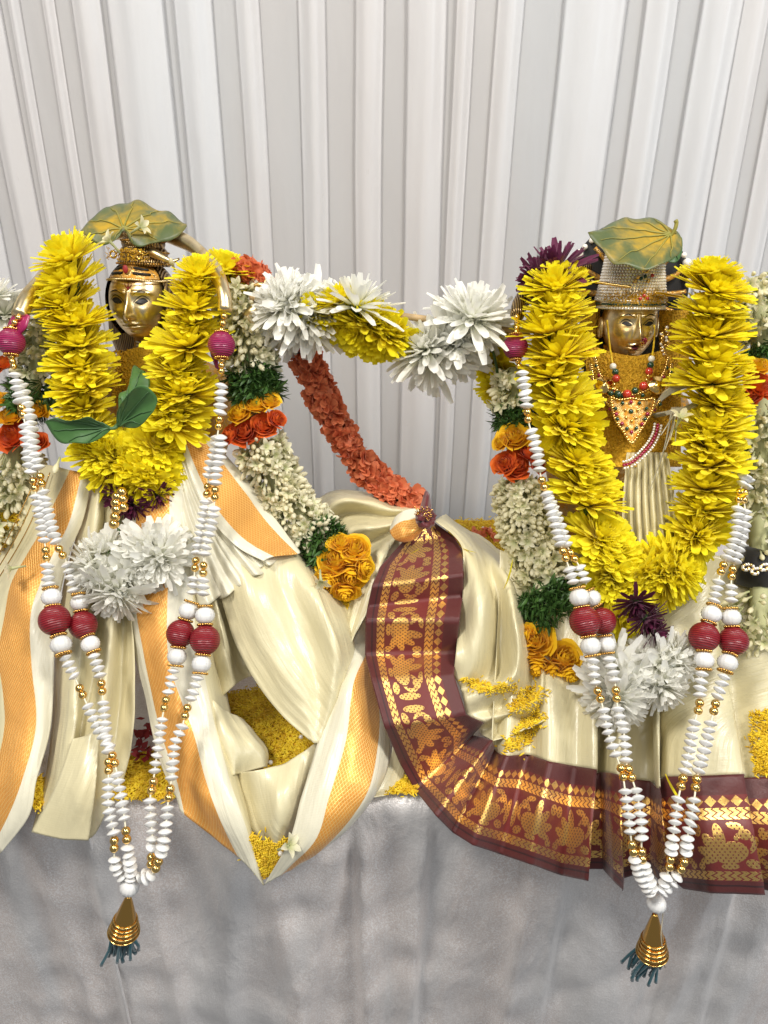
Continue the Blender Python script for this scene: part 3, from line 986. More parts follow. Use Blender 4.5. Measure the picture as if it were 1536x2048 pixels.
def rice(name, label, poly, place, n, jit=.0022, parent=None, bed=True):
    """poly in photo pixels, place(px,py)->point on the surface it lies on"""
    x0, x1 = min(p[0] for p in poly), max(p[0] for p in poly)
    y0, y1 = min(p[1] for p in poly), max(p[1] for p in poly)
    B = Bag()
    k = 0
    while k < n:
        x, y = RNG.uniform(x0, x1), RNG.uniform(y0, y1)
        if not inpoly(x, y, poly):
            continue
        jt = 12 if RNG.random() < .18 else 3
        x, y = x + RNG.gauss(0, jt), y + RNG.gauss(0, jt * .7)
        p = place(x, y) + Vector((0, 0, .0012 + RNG.random() * jit))
        ax = Vector((RNG.uniform(-1, 1), RNG.uniform(-1, 1), RNG.uniform(-.35, .35)))
        B.add(xf(gv, axis_matrix(p, ax, RNG.uniform(.8, 1.15))), gf)
        k += 1
    o = obj(name, parent, B.verts(), B.f, MT['rice'])
    o['kind'] = 'stuff'
    if parent is None:
        tag(o, label, 'rice')
    if bed:
        # packed layer under the loose grains
        nx_, ny_ = 26, 26
        V, Fm, ok = [], [], []
        for i in range(ny_):
            for j in range(nx_):
                x, y = x0 + (x1 - x0) * j / (nx_ - 1), y0 + (y1 - y0) * i / (ny_ - 1)
                V.append(place(x, y) + Vector((0, 0, .0006 + .0012 * RNG.random())))
                ok.append(inpoly(x, y, poly))
        Fm = [q for q in gridfaces(ny_, nx_) if sum(ok[i] for i in q) >= 3]
        link('packed_grains', mesh('packed_grains', V, Fm, MT['paste']), o)['kind'] = 'stuff'
    return o


TZ = lambda x, y: PZ(x, y, .004)
rice('rice_bed', 'turmeric yellow rice heaped in the hollow of the cream wrap', [(430, 1395), (520, 1375), (620, 1470), (640, 1490), (560, 1545), (500, 1550), (440, 1470)], TZ, 3200)
rice('rice_spill', 'turmeric rice cupped in the pointed lowest corner of the cream wrap', [(490, 1668), (545, 1690), (580, 1680), (566, 1720), (529, 1762), (512, 1735)], lambda x, y: PF(x, y, -.002), 800, .003)
rice('rice_patch', 'turmeric rice on the table between the hanging bead strands', [(225, 1530), (300, 1500), (350, 1560), (352, 1598), (215, 1602), (225, 1560)], TZ, 1300)
rice('rice_patch', 'small patch of turmeric rice beside the white hem of the orange border', [(60, 1560), (120, 1555), (105, 1600), (75, 1622), (55, 1610)], TZ, 400)
rice('rice_bed', 'turmeric rice with pearls behind the maroon-bordered sari, along the table back', [(890, 1042), (1040, 1042), (1045, 1160), (960, 1150), (905, 1090)], lambda x, y: PZ(x, y, .008), 2600)
rice('rice_patch', 'turmeric rice below the yellow roses, against the cream shawl', [(590, 1150), (700, 1140), (715, 1240), (640, 1230), (600, 1210)], lambda x, y: PF(x, y, .03), 1100)
rice('rice_patch', 'turmeric rice at the table edge between the two wraps', [(755, 1560), (830, 1555), (835, 1590), (770, 1588)], TZ, 350)
rice('rice_streak', 'thin streak of turmeric rice caught in the upper fold of the sari', [(912, 1356), (945, 1358), (985, 1376), (1030, 1366), (1036, 1378), (1000, 1390), (960, 1384)], onto(sari_parts), 240, .0006, bed=False)
rice('rice_streak', 'long slanting patch of turmeric rice on the sari just above its border', [(1040, 1380), (1085, 1372), (1075, 1420), (1092, 1440), (1050, 1495), (1010, 1508), (1010, 1490), (1060, 1425), (1015, 1430)], onto(sari_parts), 620, .0006, bed=False)
rice('rice_patch', 'turmeric rice beside the ruffled right side of the sari skirt', [(1505, 1425), (1560, 1425), (1560, 1560), (1512, 1552), (1500, 1500)], onto(sari_parts), 800, bed=False)
rice('rice_patch', 'turmeric rice under the jasmine garland at the outer side of the cream wrap', [(-20, 1010), (40, 1040), (10, 1100), (-20, 1110)], lambda x, y: PF(x, y, .03), 400)
# red petals in the dark gap
B_ = Bag()
for i in range(40):
    c_ = PZ(RNG.uniform(272, 306), RNG.uniform(1440, 1530), .008) + Vector((0, 0, RNG.uniform(0, .006)))
    B_.add(xf(np.array([(-.004, 0, 0), (0, -.003, .001), (.005, 0, .002), (0, .003, .001)]), axis_matrix(c_, (RNG.uniform(-1, 1), RNG.uniform(-1, 1), 1), 1.2, RNG.uniform(0, 6))), [(0, 1, 2, 3)])
o = obj('red_petals', None, B_.verts(), B_.f, MT['kumkum'])
o['kind'] = 'stuff'
tag(o, 'dark red petals scattered on the rice in the gap of the wrap', 'petals')
bv, bf = ball(.0026, 12, 8)
pm = mesh('pearl', bv, bf, MT['pearl'])
for (x, y, z, lab) in ((966, 1056, .014, 'pearl on the rice beside the orange florets behind the sari'), (980, 1057, .014, 'pearl on the rice beside the orange florets behind the sari'), (978, 1094, .013, 'pearl lying alone on the rice behind the sari'),
                       (602, 1474, .008, 'pearl at the edge of the rice under the broad hanging fold'), (541, 1525, .009, 'pearl at the lower end of the heaped rice'), (561, 1707, None, 'pearl in the rice of the pointed corner')):
    p = PZ(x, y, z) if z is not None else PF(x, y, -.008)
    tag(link('pearl', pm, None, None, Matrix.Translation(p)), lab, 'pearl', 'loose pearls on the rice')

# ------------------------------------------------------------------ the two brass idols
def gz(x, z, cx, cz, sx, sz):
    return math.exp(-((x - cx) / sx) ** 2 - ((z - cz) / sz) ** 2)


def sst(a, b, x):
    t = min(1, max(0, (x - a) / (b - a)))
    return t * t * (3 - 2 * t)


def face_point(X, Z, R, sh=0.):
    """front of the head at X, Z in -1..1 (head radii R); returns local point, -y is the face's front"""
    rx, ry, rz = R
    jaw = 1 - .30 * sst(-.15, -1.0, Z) if Z < -.15 else 1
    r2 = 1 - Z * Z
    hw = math.sqrt(max(0, r2)) * jaw
    hw = max(hw, 1e-4)
    return hw


def relief(X, Z, sh):
    Z = Z - sh
    Z = Z * 1.13 if Z < 0 else Z
    d = 0.
    if -.62 < Z < .28:                                               # nose
        k = sst(.25, -.38, Z)
        sx = .055 + .055 * k
        tip = sst(-.56, -.40, Z)
        d += (.07 + .24 * k ** 1.3) * math.exp(-(X / sx) ** 2) * tip
    d += .09 * (gz(X, Z, -.12, -.40, .06, .07) + gz(X, Z, .12, -.40, .06, .07))
    for s in (-1, 1):
        d -= .115 * gz(X, Z, s * .40, .03, .22, .12)                  # socket
        d += .075 * gz(X, Z, s * .40, .0, .16, .075)                  # lid
        bz = .25 - .30 * (abs(X) - .38) ** 2
        if X * s > .06:
            d += .055 * math.exp(-((Z - bz) / .05) ** 2) * sst(.05, .16, abs(X)) * sst(.78, .6, abs(X))
        d += .05 * gz(X, Z, s * .46, -.32, .26, .22)                  # cheek
        d -= .03 * gz(X, Z, s * .33, -.60, .07, .08)                  # corner of the mouth
    wl = .25
    d += .085 * math.exp(-(X / wl) ** 2) * math.exp(-((Z + .605 - .03 * math.cos(X * 14) * math.exp(-(X / .15)**2)) / .042) ** 2)
    d += .105 * math.exp(-(X / (wl * .78)) ** 2) * math.exp(-((Z + .715) / .05) ** 2)
    d -= .055 * math.exp(-(X / (wl * 1.1)) ** 2) * math.exp(-((Z + .658) / .016) ** 2)
    d += .10 * gz(X, Z, 0, -.90, .20, .12)                            # chin
    return d


def head_local(az, el, R, sh):
    """az 0 = front; el -pi/2..pi/2"""
    rx, ry, rz = R
    z = math.sin(el)
    c = math.cos(el)
    jaw = 1 - .24 * sst(-.2, -1.0, z)
    full = 1 + .10 * sst(-.3, -.9, z)
    x = c * math.sin(az) * jaw * full
    y = -c * math.cos(az)
    fr = sst(.15, .6, math.cos(az) * c)
    d = relief(x, z, sh) * fr if fr > 0 else 0
    flat = 1 - .12 * fr * math.exp(-(x / .5) ** 2)
    return Vector((x * rx, (y * flat - d) * ry, z * rz))


def head_mesh(R, sh, na=200, ne=170):
    V = []
    for i in range(ne + 1):
        el = -math.pi / 2 + math.pi * i / ne
        el = max(-1.565, min(1.565, el))
        for j in range(na):
            t = j / na * 2 - 1
            az = math.pi * (abs(t) ** 1.35) * (1 if t > 0 else -1)
            V.append(head_local(az, el, R, sh))
    return V, gridfaces(ne + 1, na, True)


def on_face(X, Z, R, sh, lift=.0006):
    """a point on the face surface for normalised X, Z"""
    el = math.asin(max(-.999, min(.999, Z)))
    jaw = (1 - .24 * sst(-.2, -1.0, Z)) * (1 + .10 * sst(-.3, -.9, Z))
    s = X / (math.cos(el) * jaw)
    az = math.asin(max(-.99, min(.99, s)))
    p = head_local(az, el, R, sh)
    return p + Vector((0, -lift, 0))


def patch(fn, nu, nv, R, sh, lift):
    V = [on_face(*fn(i / (nu - 1), j / (nv - 1)), R, sh, lift) for i in range(nu) for j in range(nv)]
    return V, gridfaces(nu, nv)


def put(V, M):
    return [M @ Vector(q) for q in V]


def make_face(t, M, R, sh, big_eyes):
    V, Fc = head_mesh(R, sh)
    hd = obj('head', t, put(V, M), Fc, MT['brass'])
    ew, eh, ez = (.20, .085, .01) if big_eyes else (.19, .062, .02)
    for s in (-1, 1):
        def almond(a, b, k=1.0):
            x = (a * 2 - 1)
            up = eh * (1 - abs(x) ** 2.2) * (1.0 + .25 * (x * s))
            lo = -eh * .75 * (1 - abs(x) ** 1.8)
            return s * .40 + x * ew, ez + sh + .02 * x * s + lo + (up - lo) * b
        link('eye', mesh('eye', put(patch(almond, 21, 9, R, sh, .0007)[0], M), gridfaces(21, 9), MT['dark']), hd)

        def lid(a, b):
            x = (a * 2 - 1)
            up = (eh + .055) * (1 - abs(x) ** 2.0) * (1 + .25 * x * s)
            return s * .40 + x * (ew + .05), ez + sh + .02 * x * s + up - .012 + b * .022
        link('eyelid_line', mesh('eyelid_line', put(patch(lid, 21, 3, R, sh, .0004)[0], M), gridfaces(21, 3), MT['dark']), hd)

        def brow(a, b):
            x = (a * 2 - 1)
            return s * (.40 + x * .28), sh + .26 - .11 * x * x + .02 * x + b * .028 * (1.1 - abs(x))
        link('brow', mesh('brow', put(patch(brow, 21, 3, R, sh, .0005)[0], M), gridfaces(21, 3), MT['dark']), hd)
        # ear with ring
        ec = Vector((s * R[0] * .98, R[1] * .05, -R[2] * .12))
        path = [ec + Vector((s * .002, .004 * math.cos(q), .0095 * math.sin(q))) for q in np.linspace(0, 2 * math.pi, 20)]
        vv, ff = tube(path, .0026, 8)
        link('ear', mesh('ear', put(vv, M), ff, MT['brass']), hd)
    mo = lambda a, b: ((a * 2 - 1) * .20, sh - .582 + .020 * (a * 2 - 1) ** 2 + (b - .5) * .016)
    link('mouth_line', mesh('mouth_line', put(patch(mo, 15, 3, R, sh, .0004)[0], M), gridfaces(15, 3), MT['dark']), hd)
    return hd


def torso(t, base, neck, wx, wy):
    """shoulders, waist and hips under the cloth, one surface from the seat to the neck"""
    b, n = Vector(base), Vector(neck)
    prof = [(0, .95), (.08, 1.05), (.2, 1.0), (.38, .78), (.55, .80), (.72, 1.0), (.84, 1.08), (.90, .92), (.94, .56), (.97, .32), (1.0, .27), (1.06, .27)]
    V = []
    sg = 40
    pr = crv([(a, r, 0) for a, r in prof], 60)
    for a, r, _ in pr:
        c = b.lerp(n, float(a))
        for k in range(sg):
            th = 2 * math.pi * k / sg
            V.append((c.x + wx * r * math.cos(th), c.y + wy * r * math.sin(th) * (1 if r < .5 else .8), c.z))
    return obj('torso', t, V, gridfaces(len(pr), sg, True), MT['dusted_brass'])


def beadring(bag, pts, r, ns=8, nr=6):
    bv_, bf_ = ball(r, ns, nr)
    for p in pts:
        bag.add(bv_ + np.array(tuple(p)), bf_)


MT['lip'] = Mat('lip_red', (.12, .012, .022), .3).m
# left idol: large painted eyes, tall coiled hair
hc = P(284, 602, .306)
R1 = (.0350, .0365, .0430)
idl = thing('brass_idol', 'polished brass idol with large dark eyes, striped headband and coiled hair', 'idol', (hc.x, .32, .004))
M1 = Matrix.Translation(hc) @ Matrix.Rotation(rad(-9), 4, 'Z') @ Matrix.Rotation(rad(-8), 4, 'X')
hd1 = make_face(idl, M1, R1, 0.0, True)
torso(idl, (hc.x, .33, .004), (hc.x, .325, hc.z - .047), .085, .06)
# neck folds and collar
nk = Bag()
for k in range(3):
    nk.add(*tube([(hc.x + .0185 * math.cos(q), .325 + .0185 * math.sin(q), hc.z - .047 - .004 * k) for q in np.linspace(0, 2 * math.pi, 33)], .0016, 6, False))
obj('neck_folds', idl, nk.verts(), nk.f, MT['brass'])
B_ = Bag()
beadring(B_, [(hc.x + .034 * math.cos(q), .322 + .034 * math.sin(q), hc.z - .0625 - .004 * math.sin(-q)) for q in np.linspace(math.pi, 2 * math.pi, 34)], .0016)
beadring(B_, [(hc.x + .040 * math.cos(q), .322 + .040 * math.sin(q), hc.z - .067 - .006 * math.sin(-q)) for q in np.linspace(math.pi, 2 * math.pi, 40)], .0014)
obj('collar_beads', idl, B_.verts(), B_.f, MT['dusted_brass'])
for (tt_, cc) in ((idl, hc),):
    vv, ff = ball(1, 24, 16)
    obj('hair_locks', tt_, vv * np.array((.056, .022, .062)) + np.array((cc.x + .004, cc.y + .028, cc.z - .036)), ff, MT['brass_engraved'])
# red trident mark
for k, fn in enumerate((lambda a, b: ((b - .5) * .05 * (1.1 - a), .30 + a * .20), lambda a, b: (-.02 - a * .10 + .0 * b, .34 + .10 * a ** 2 + (b - .5) * .035), lambda a, b: (.02 + a * .10, .34 + .10 * a ** 2 + (b - .5) * .035))):
    link('forehead_mark', mesh('forehead_mark', put(patch(fn, 9, 4, R1, 0, .0009)[0], M1), gridfaces(9, 4), MT['kumkum']), hd1)
# nose ornament
vv, ff = tube([on_face(.035 + .03 * math.cos(q), -.45 + .03 * math.sin(q), R1, 0, .0025) for q in np.linspace(0, 6.28, 18)], .0008, 6)
link('nose_ring', mesh('nose_ring', put(vv, M1), ff, MT['gold']), hd1)
# hair shell
V = []
for i in range(40):
    el = -.9 + i / 39 * (math.pi / 2 + .9 - .004)
    for j in range(64):
        az = math.pi * .36 + (2 * math.pi - 2 * .36 * math.pi) * j / 63
        c_ = math.cos(el)
        V.append(Vector((R1[0] * 1.13 * c_ * math.sin(az), -R1[1] * 1.12 * c_ * math.cos(az) + .002, R1[2] * 1.08 * math.sin(el))))
obj('hair', idl, put(V, M1), gridfaces(40, 64), MT['brass_engraved'])
# headband: curved plate over the brow with two carved grooves on each side
V = []
nb_, na_ = 26, 70
for i in range(nb_):
    b = i / (nb_ - 1)
    for j in range(na_):
        a = -1.15 + 2.3 * j / (na_ - 1)
        h = .55 + b * .33
        el = math.asin(h)
        r = 1.10 + .05 * math.sin(b * math.pi)
        groove = 0
        for g0 in (.34, .66):
            groove += math.exp(-((b - g0) / .06) ** 2) * sst(.12, .2, abs(a)) * sst(.95, .8, abs(a))
        r -= .07 * groove
        top_ = .10 * math.exp(-(a / .5) ** 2) * b
        V.append(Vector((R1[0] * r * math.cos(el) * math.sin(a), -R1[1] * r * math.cos(el) * math.cos(a), R1[2] * (h + top_))))
o = obj('headband', idl, put(V, M1), gridfaces(nb_, na_), MT['dusted_brass'])
s_ = o.modifiers.new('thickness', 'SOLIDIFY')
s_.thickness = .0022
for g0 in (.34, .66):
    for s in (-1, 1):
        pts = []
        for a in np.linspace(.2, .85, 14):
            h = .55 + g0 * .33
            el = math.asin(h)
            pts.append(Vector((R1[0] * 1.135 * math.cos(el) * math.sin(a * s), -R1[1] * 1.135 * math.cos(el) * math.cos(a), R1[2] * (h + .10 * math.exp(-(a / .5) ** 2) * g0))))
        vv, ff = tube(pts, [.0005] + [.0017] * 12 + [.0005], 6)
        link('groove', mesh('groove', put(vv, M1), ff, MT['dark']), o)
vv, ff = ball(1, 12, 8)
link('red_spot', mesh('red_spot', put(vv * np.array((.0032, .0016, .0045)) + np.array((0, -R1[1] * .92, R1[2] * .78)), M1), ff, MT['kumkum']), o)
B_ = Bag()
beadring(B_, [M1 @ Vector((R1[0] * 1.17 * math.cos(.55) * math.sin(a), -R1[1] * 1.17 * math.cos(.55) * math.cos(a), R1[2] * (.53 + .02 * math.cos(a * 3)))) for a in np.linspace(-2.6, 2.6, 96)], .0013, 6, 5)
obj('beaded_edge', idl, B_.verts(), B_.f, MT['brass'])
# coiled top knot with crescent loops
prof = []
for i in range(60):
    t = i / 59
    prof.append((.027 * (1 - .35 * t) * (1 + .10 * abs(math.sin(t * math.pi * 4))) * (1 if t < .92 else max(.05, (1 - t) / .08)), t * .040))
vv, ff = lathe(prof, 40)
obj('coiled_hair', idl, put(vv + np.array((.004, .004, R1[2] * .86)), M1), ff, MT['brass_engraved'])
B_ = Bag()
for k in range(3):
    zz = R1[2] * .92 + k * .012
    beadring(B_, [M1 @ Vector((.004 + (.0295 - .003 * k) * math.cos(q), .004 + (.0295 - .003 * k) * math.sin(q), zz)) for q in np.linspace(0, 2 * math.pi, 64)], .0011, 6, 5)
obj('hair_cord', idl, B_.verts(), B_.f, MT['dusted_brass'])
for s, xx in ((-1, -.016), (1, .014)):
    vv, ff = tube([Vector((xx + .0035 * math.cos(q), -.027, R1[2] * 1.12 + .0035 * math.sin(q))) for q in np.linspace(0, 6.28, 18)], .0011, 6)
    obj('hair_loop', idl, put(vv, M1), ff, MT['gold'])
vv, ff = tube(put(crv([(.020, -.012, .052), (.032, -.016, .048), (.043, -.014, .043), (.05, -.008, .046)], 16), M1), np.linspace(.006, .0012, 16), 8)
obj('serpent_tail', idl, vv, ff, MT['brass'])
B_ = Bag()
for i in range(260):
    a = RNG.gauss(0, .011)
    p = M1 @ Vector((a, -.028 + RNG.uniform(-.006, .004), R1[2] * (.98 + .30 * RNG.random())))
    B_.add(xf(gv * .5, axis_matrix(p, (RNG.uniform(-1, 1), RNG.uniform(-1, 1), RNG.uniform(-1, 1)))), gf)
o = obj('turmeric_grains', idl, B_.verts(), B_.f, MT['paste'])
o['kind'] = 'stuff'
# rice and turmeric stuck on the chest
B_ = Bag()
for i in range(1300):
    x, y = RNG.uniform(225, 345), RNG.uniform(700, 800)
    p = P(x, y, .292 - .030 * (y - 700) / 100)
    B_.add(xf(gv * .75, axis_matrix(p, (RNG.uniform(-1, 1), RNG.uniform(-.3, .3), RNG.uniform(-1, 1)))), gf)
o = obj('turmeric_grains', idl, B_.verts(), B_.f, MT['paste'])
o['kind'] = 'stuff'
V = [P(225 + 120 * j / 11, 694 + 24 * abs(j / 5.5 - 1) ** 2 * (1 - i / 11) + 110 * i / 11, .296 - .030 * i / 11 - .008 * math.sin(math.pi * j / 11)) for i in range(12) for j in range(12)]
obj('turmeric_coat', idl, V, gridfaces(12, 12), MT['paste'])

# deer figurine held at the shoulder
dp = PF(520, 622, .012)
k_ = mpp(dp)
def dq(x, y, d=0.):
    return PF(x, y, .012 + d)
B_ = Bag()
def limb(pts, rr, seg=10):
    B_.add(*tube(crv(pts, 18), np.interp(np.linspace(0, 1, 18), np.linspace(0, 1, len(rr)), rr) * k_, seg))
limb([dq(490, 632), dq(510, 622), dq(528, 612), dq(536, 600), dq(534, 585)], [9, 13, 12, 9, 7])          # trunk, chest and neck
limb([dq(534, 590), dq(530, 576), dq(520, 570), dq(508, 572)], [7, 8.5, 6.5, 3.5])                      # head and muzzle
limb([dq(534, 574), dq(540, 564), dq(544, 556)], [3, 2.5, .8])                                          # ears
limb([dq(528, 572, .008), dq(531, 561, .010), dq(533, 553, .012)], [3, 2.5, .8])
limb([dq(531, 612, -.004), dq(545, 622, -.004), dq(540, 640, -.004)], [6, 4, 2.5])                       # fore legs, bent
limb([dq(527, 616, .008), dq(548, 612, .008), dq(549, 628, .008)], [6, 4, 2.5])
limb([dq(494, 634, -.004), dq(504, 646, -.004), dq(496, 655, -.004)], [7, 4, 2.5])                       # hind legs
limb([dq(492, 632, .008), dq(484, 648, .008), dq(490, 660, .008)], [7, 4, 2.5])
limb([dq(488, 628), dq(482, 620), dq(480, 612)], [3, 2, .8])
o = obj('brass_deer', None, B_.verts(), B_.f, MT['brass'])
tag(o, 'small brass deer figurine leaping at the shoulder beside the white flowers', 'figurine')

# right idol: jewelled crown
hc2 = P(1258, 646, .312)
R2 = (.0305, .034, .0415)
idr = thing('brass_idol', 'brass idol with rhinestone crown, nose ornament and gem necklaces', 'idol', (hc2.x, .32, .004))
M2 = Matrix.Translation(hc2) @ Matrix.Rotation(rad(3), 4, 'Z') @ Matrix.Rotation(rad(-9), 4, 'X')
hd2 = make_face(idr, M2, R2, -.02, False)
torso(idr, (hc2.x, .33, .004), (hc2.x, .322, hc2.z - .048), .085, .06)
B_ = Bag()                                         # flower-shaped nose ornament
for k in range(7):
    q = on_face(.26 + .06 * math.cos(k * .9), -.44 + .055 * math.sin(k * .9), R2, -.02, .003)
    beadring(B_, [M2 @ q], .0017)
link('nose_ornament', mesh('nose_ornament', B_.verts(), B_.f, MT['ruby']), hd2)
link('nose_ring', mesh('nose_ring', put(tube([on_face(.20 + .05 * math.cos(q), -.50 + .05 * math.sin(q), R2, -.02, .004) for q in np.linspace(0, 6.28, 18)], .0008, 6)[0], M2), tube([(0, 0, q) for q in range(18)], 1, 6)[1], MT['gold']), hd2)
vv, ff = ball(1, 24, 16)
obj('hair_locks', idr, vv * np.array((.056, .020, .060)) + np.array((hc2.x + .004, hc2.y + .028, hc2.z - .024)), ff, MT['black_hair'])
for k, fn in enumerate((lambda a, b: ((a * 2 - 1) * .19, -.02 - .575 + (b * (.055 - .02 * math.cos((a * 2 - 1) * 9)) * (1 - (a * 2 - 1) ** 2))), lambda a, b: ((a * 2 - 1) * .15, -.02 - .595 - b * .075 * (1 - (a * 2 - 1) ** 2)))):
    link('lip', mesh('lip', put(patch(fn, 15, 6, R2, -.02, .0004)[0], M2), gridfaces(15, 6), MT['lip']), hd2)
# crown: flaring drum in rows of stones
cprof = [(.0350, .0), (.0378, .002), (.0382, .008), (.0372, .012), (.0360, .018), (.0340, .030), (.0318, .045), (.0304, .058), (.0300, .066), (.027, .070), (.001, .071)]
vv, ff = lathe(cprof, 64)
CM = M2 @ Matrix.Translation((0, .002, R2[2] * .38)) @ Matrix.Rotation(rad(1), 4, 'X')
cr = obj('crown', idr, put(vv, CM), ff, MT['brass'])
gemv, gemf = ball(.00155, 6, 4)
B_ = Bag()
zz = .012
row = 0
while zz < .070:
    r = float(np.interp(zz, [q[1] for q in cprof[3:9]], [q[0] for q in cprof[3:9]])) + .0006
    n = int(2 * math.pi * r / .0033)
    for k in range(n):
        th = 2 * math.pi * (k + .5 * (row % 2)) / n
        B_.add(gemv + np.array(tuple(CM @ Vector((r * math.cos(th), r * math.sin(th), zz)))), gemf)
    zz += .0031
    row += 1
o = link('crown_stones', mesh('crown_stones', B_.verts(), B_.f, MT['rhinestone'], smooth=False), cr)
o['kind'] = 'stuff'
for (z0, r0, mt, nm, rr) in ((.0015, .0376, 'rhinestone', 'stone_rim', .0016), (.0056, .0384, 'green_bead', 'green_rim', .0014), (.0096, .0380, 'rhinestone', 'stone_rim', .0018)):
    B_ = Bag()
    n = int(2 * math.pi * r0 / (rr * 1.9))
    beadring(B_, [CM @ Vector((r0 * math.cos(q), r0 * math.sin(q), z0)) for q in np.linspace(0, 2 * math.pi, n, endpoint=False)], rr, 6, 5)
    link(nm, mesh(nm, B_.verts(), B_.f, MT[mt]), cr)
def crown_at(ax, z, lift=.002):
    r = float(np.interp(z, [q[1] for q in cprof[:9]], [q[0] for q in cprof[:9]])) + lift
    return CM @ Vector((r * math.sin(ax), -r * math.cos(ax), z))
bv8, bf8 = ball(1, 10, 8)
o = link('centre_ruby', mesh('centre_ruby', xf(bv8, Matrix.Translation(crown_at(.02, .046)) @ Matrix.Diagonal((.0036, .002, .0052, 1))), bf8, MT['coral']), cr)
vv, ff = tube([crown_at(.02 + .14 * math.cos(q), .046 + .0068 * math.sin(q), .0022) for q in np.linspace(0, 6.28, 22)], .0010, 6)
link('gold_setting', mesh('gold_setting', vv, ff, MT['gold']), cr)
for (a, z, mt) in ((-.25, .055, 'ruby'), (-.12, .060, 'green_bead'), (.12, .060, 'green_bead'), (.27, .054, 'green_bead'), (.33, .048, 'ruby'), (-.30, .047, 'green_bead'), (-.2, .034, 'gold'), (-.28, .030, 'gold'), (-.1, .033, 'green_bead'), (.02, .035, 'green_bead'), (.25, .036, 'coral'), (.12, .030, 'gold'), (0, .015, 'coral'), (-.1, .012, 'coral'), (.1, .012, 'coral'), (.0, .020, 'gold')):
    link('gem', mesh('gem', xf(bv8, Matrix.Translation(crown_at(a, z)) @ Matrix.Diagonal((.0021, .0016, .0021, 1))), bf8, MT[mt]), cr)
B_ = Bag()                                          # turmeric smeared along the crown's lower edge
for i in range(900):
    a = RNG.gauss(0, .55)
    z = abs(RNG.gauss(.013, .004))
    B_.add(xf(gv * .42, axis_matrix(crown_at(a, z, .0018), (RNG.uniform(-1, 1), RNG.uniform(-1, 1), RNG.uniform(-1, 1)))), gf)
o = link('turmeric_grains', mesh('turmeric_grains', B_.verts(), B_.f, MT['paste']), cr)
o['kind'] = 'stuff'
# dark halo of hair behind the crown with brass rays and a pearl rim
hv = []
for i in range(10):
    for j in range(48):
        a = -.5 + (math.pi + 1.0) * j / 47
        r = .006 + .066 * i / 9
        rr = r * (1 + .05 * noise.noise(Vector((math.cos(a) * 3, math.sin(a) * 3, 1))))
        hv.append((hc2.x + .004 + rr * 1.02 * math.cos(a), .352 + .012 * (i / 9) ** 2, hc2.z + .022 + rr * 1.12 * math.sin(a)))
o = obj('halo', idr, hv, gridfaces(10, 48), MT['black_hair'])
s_ = o.modifiers.new('thickness', 'SOLIDIFY')
s_.thickness = .006
for j in range(11):
    a = -.25 + (math.pi + .5) * j / 10
    c0_ = Vector((hc2.x + .004, .345, hc2.z + .022))
    d_ = Vector((math.cos(a) * 1.02, 0, math.sin(a) * 1.12))
    vv, ff = tube(crv([c0_ + d_ * .028, c0_ + d_ * .05 + Vector((.003, -.003, 0)), c0_ + d_ * .066], 10), np.linspace(.0042, .0022, 10), 8)
    link('ray', mesh('ray', vv, ff, MT['dusted_brass']), o)
pv, pf = ball(1, 14, 10)
for j in range(22):
    a = .25 + (math.pi - .5) * j / 21
    big_ = .0052 if j in (0, 1, 2, 18, 19, 20, 21) else .0032
    p = (hc2.x + .004 + .0745 * math.cos(a), .352, hc2.z + .022 + .081 * math.sin(a))
    link('rim_pearl', mesh('rim_pearl', pv * big_ + np.array(p), pf, MT['pearl']), o)
# gold side chains of the crown
for pts in ([(1180, 562, .28), (1205, 566, .278), (1232, 570, .275), (1262, 574, .272)], [(1308, 585, .274), (1325, 587, .276), (1345, 591, .28), (1366, 594, .285)]):
    vv, ff = tube(crv([P(*q) for q in pts], 24), .0016, 8)
    obj('forehead_chain', idr, vv, ff, MT['gold'])
# turmeric-coated chest
V = []
for i in range(26):
    for j in range(26):
        x, y = 1172 + 190 * j / 25, 712 - 26 * (abs(j / 12.5 - 1) ** 1.5) * (1 - i / 25) + 222 * i / 25
        V.append(P(x, y, .302 - .075 * (i / 25) - .02 * math.sin(math.pi * j / 25) + .001 * RNG.random()))
obj('turmeric_coat', idr, V, gridfaces(26, 26), MT['paste'])
V = [P(1160 + 40 * j / 7, 600 + 130 * i / 7, .325 - .012 * math.sin(math.pi * j / 7)) for i in range(8) for j in range(8)]
obj('side_cloth', idr, V, gridfaces(8, 8), MT['paste'])
V = [P(1318 + 60 * j / 7, 620 + 130 * i / 7, .322 - .012 * math.sin(math.pi * j / 7)) for i in range(8) for j in range(8)]
obj('side_cloth', idr, V, gridfaces(8, 8), MT['paste'])


def yc(x, y):      # chest surface depth of the right idol
    return .296 - .075 * ((y - 700) / 230) - .02 * math.sin(math.pi * min(1, max(0, (x - 1172) / 190))) - .004


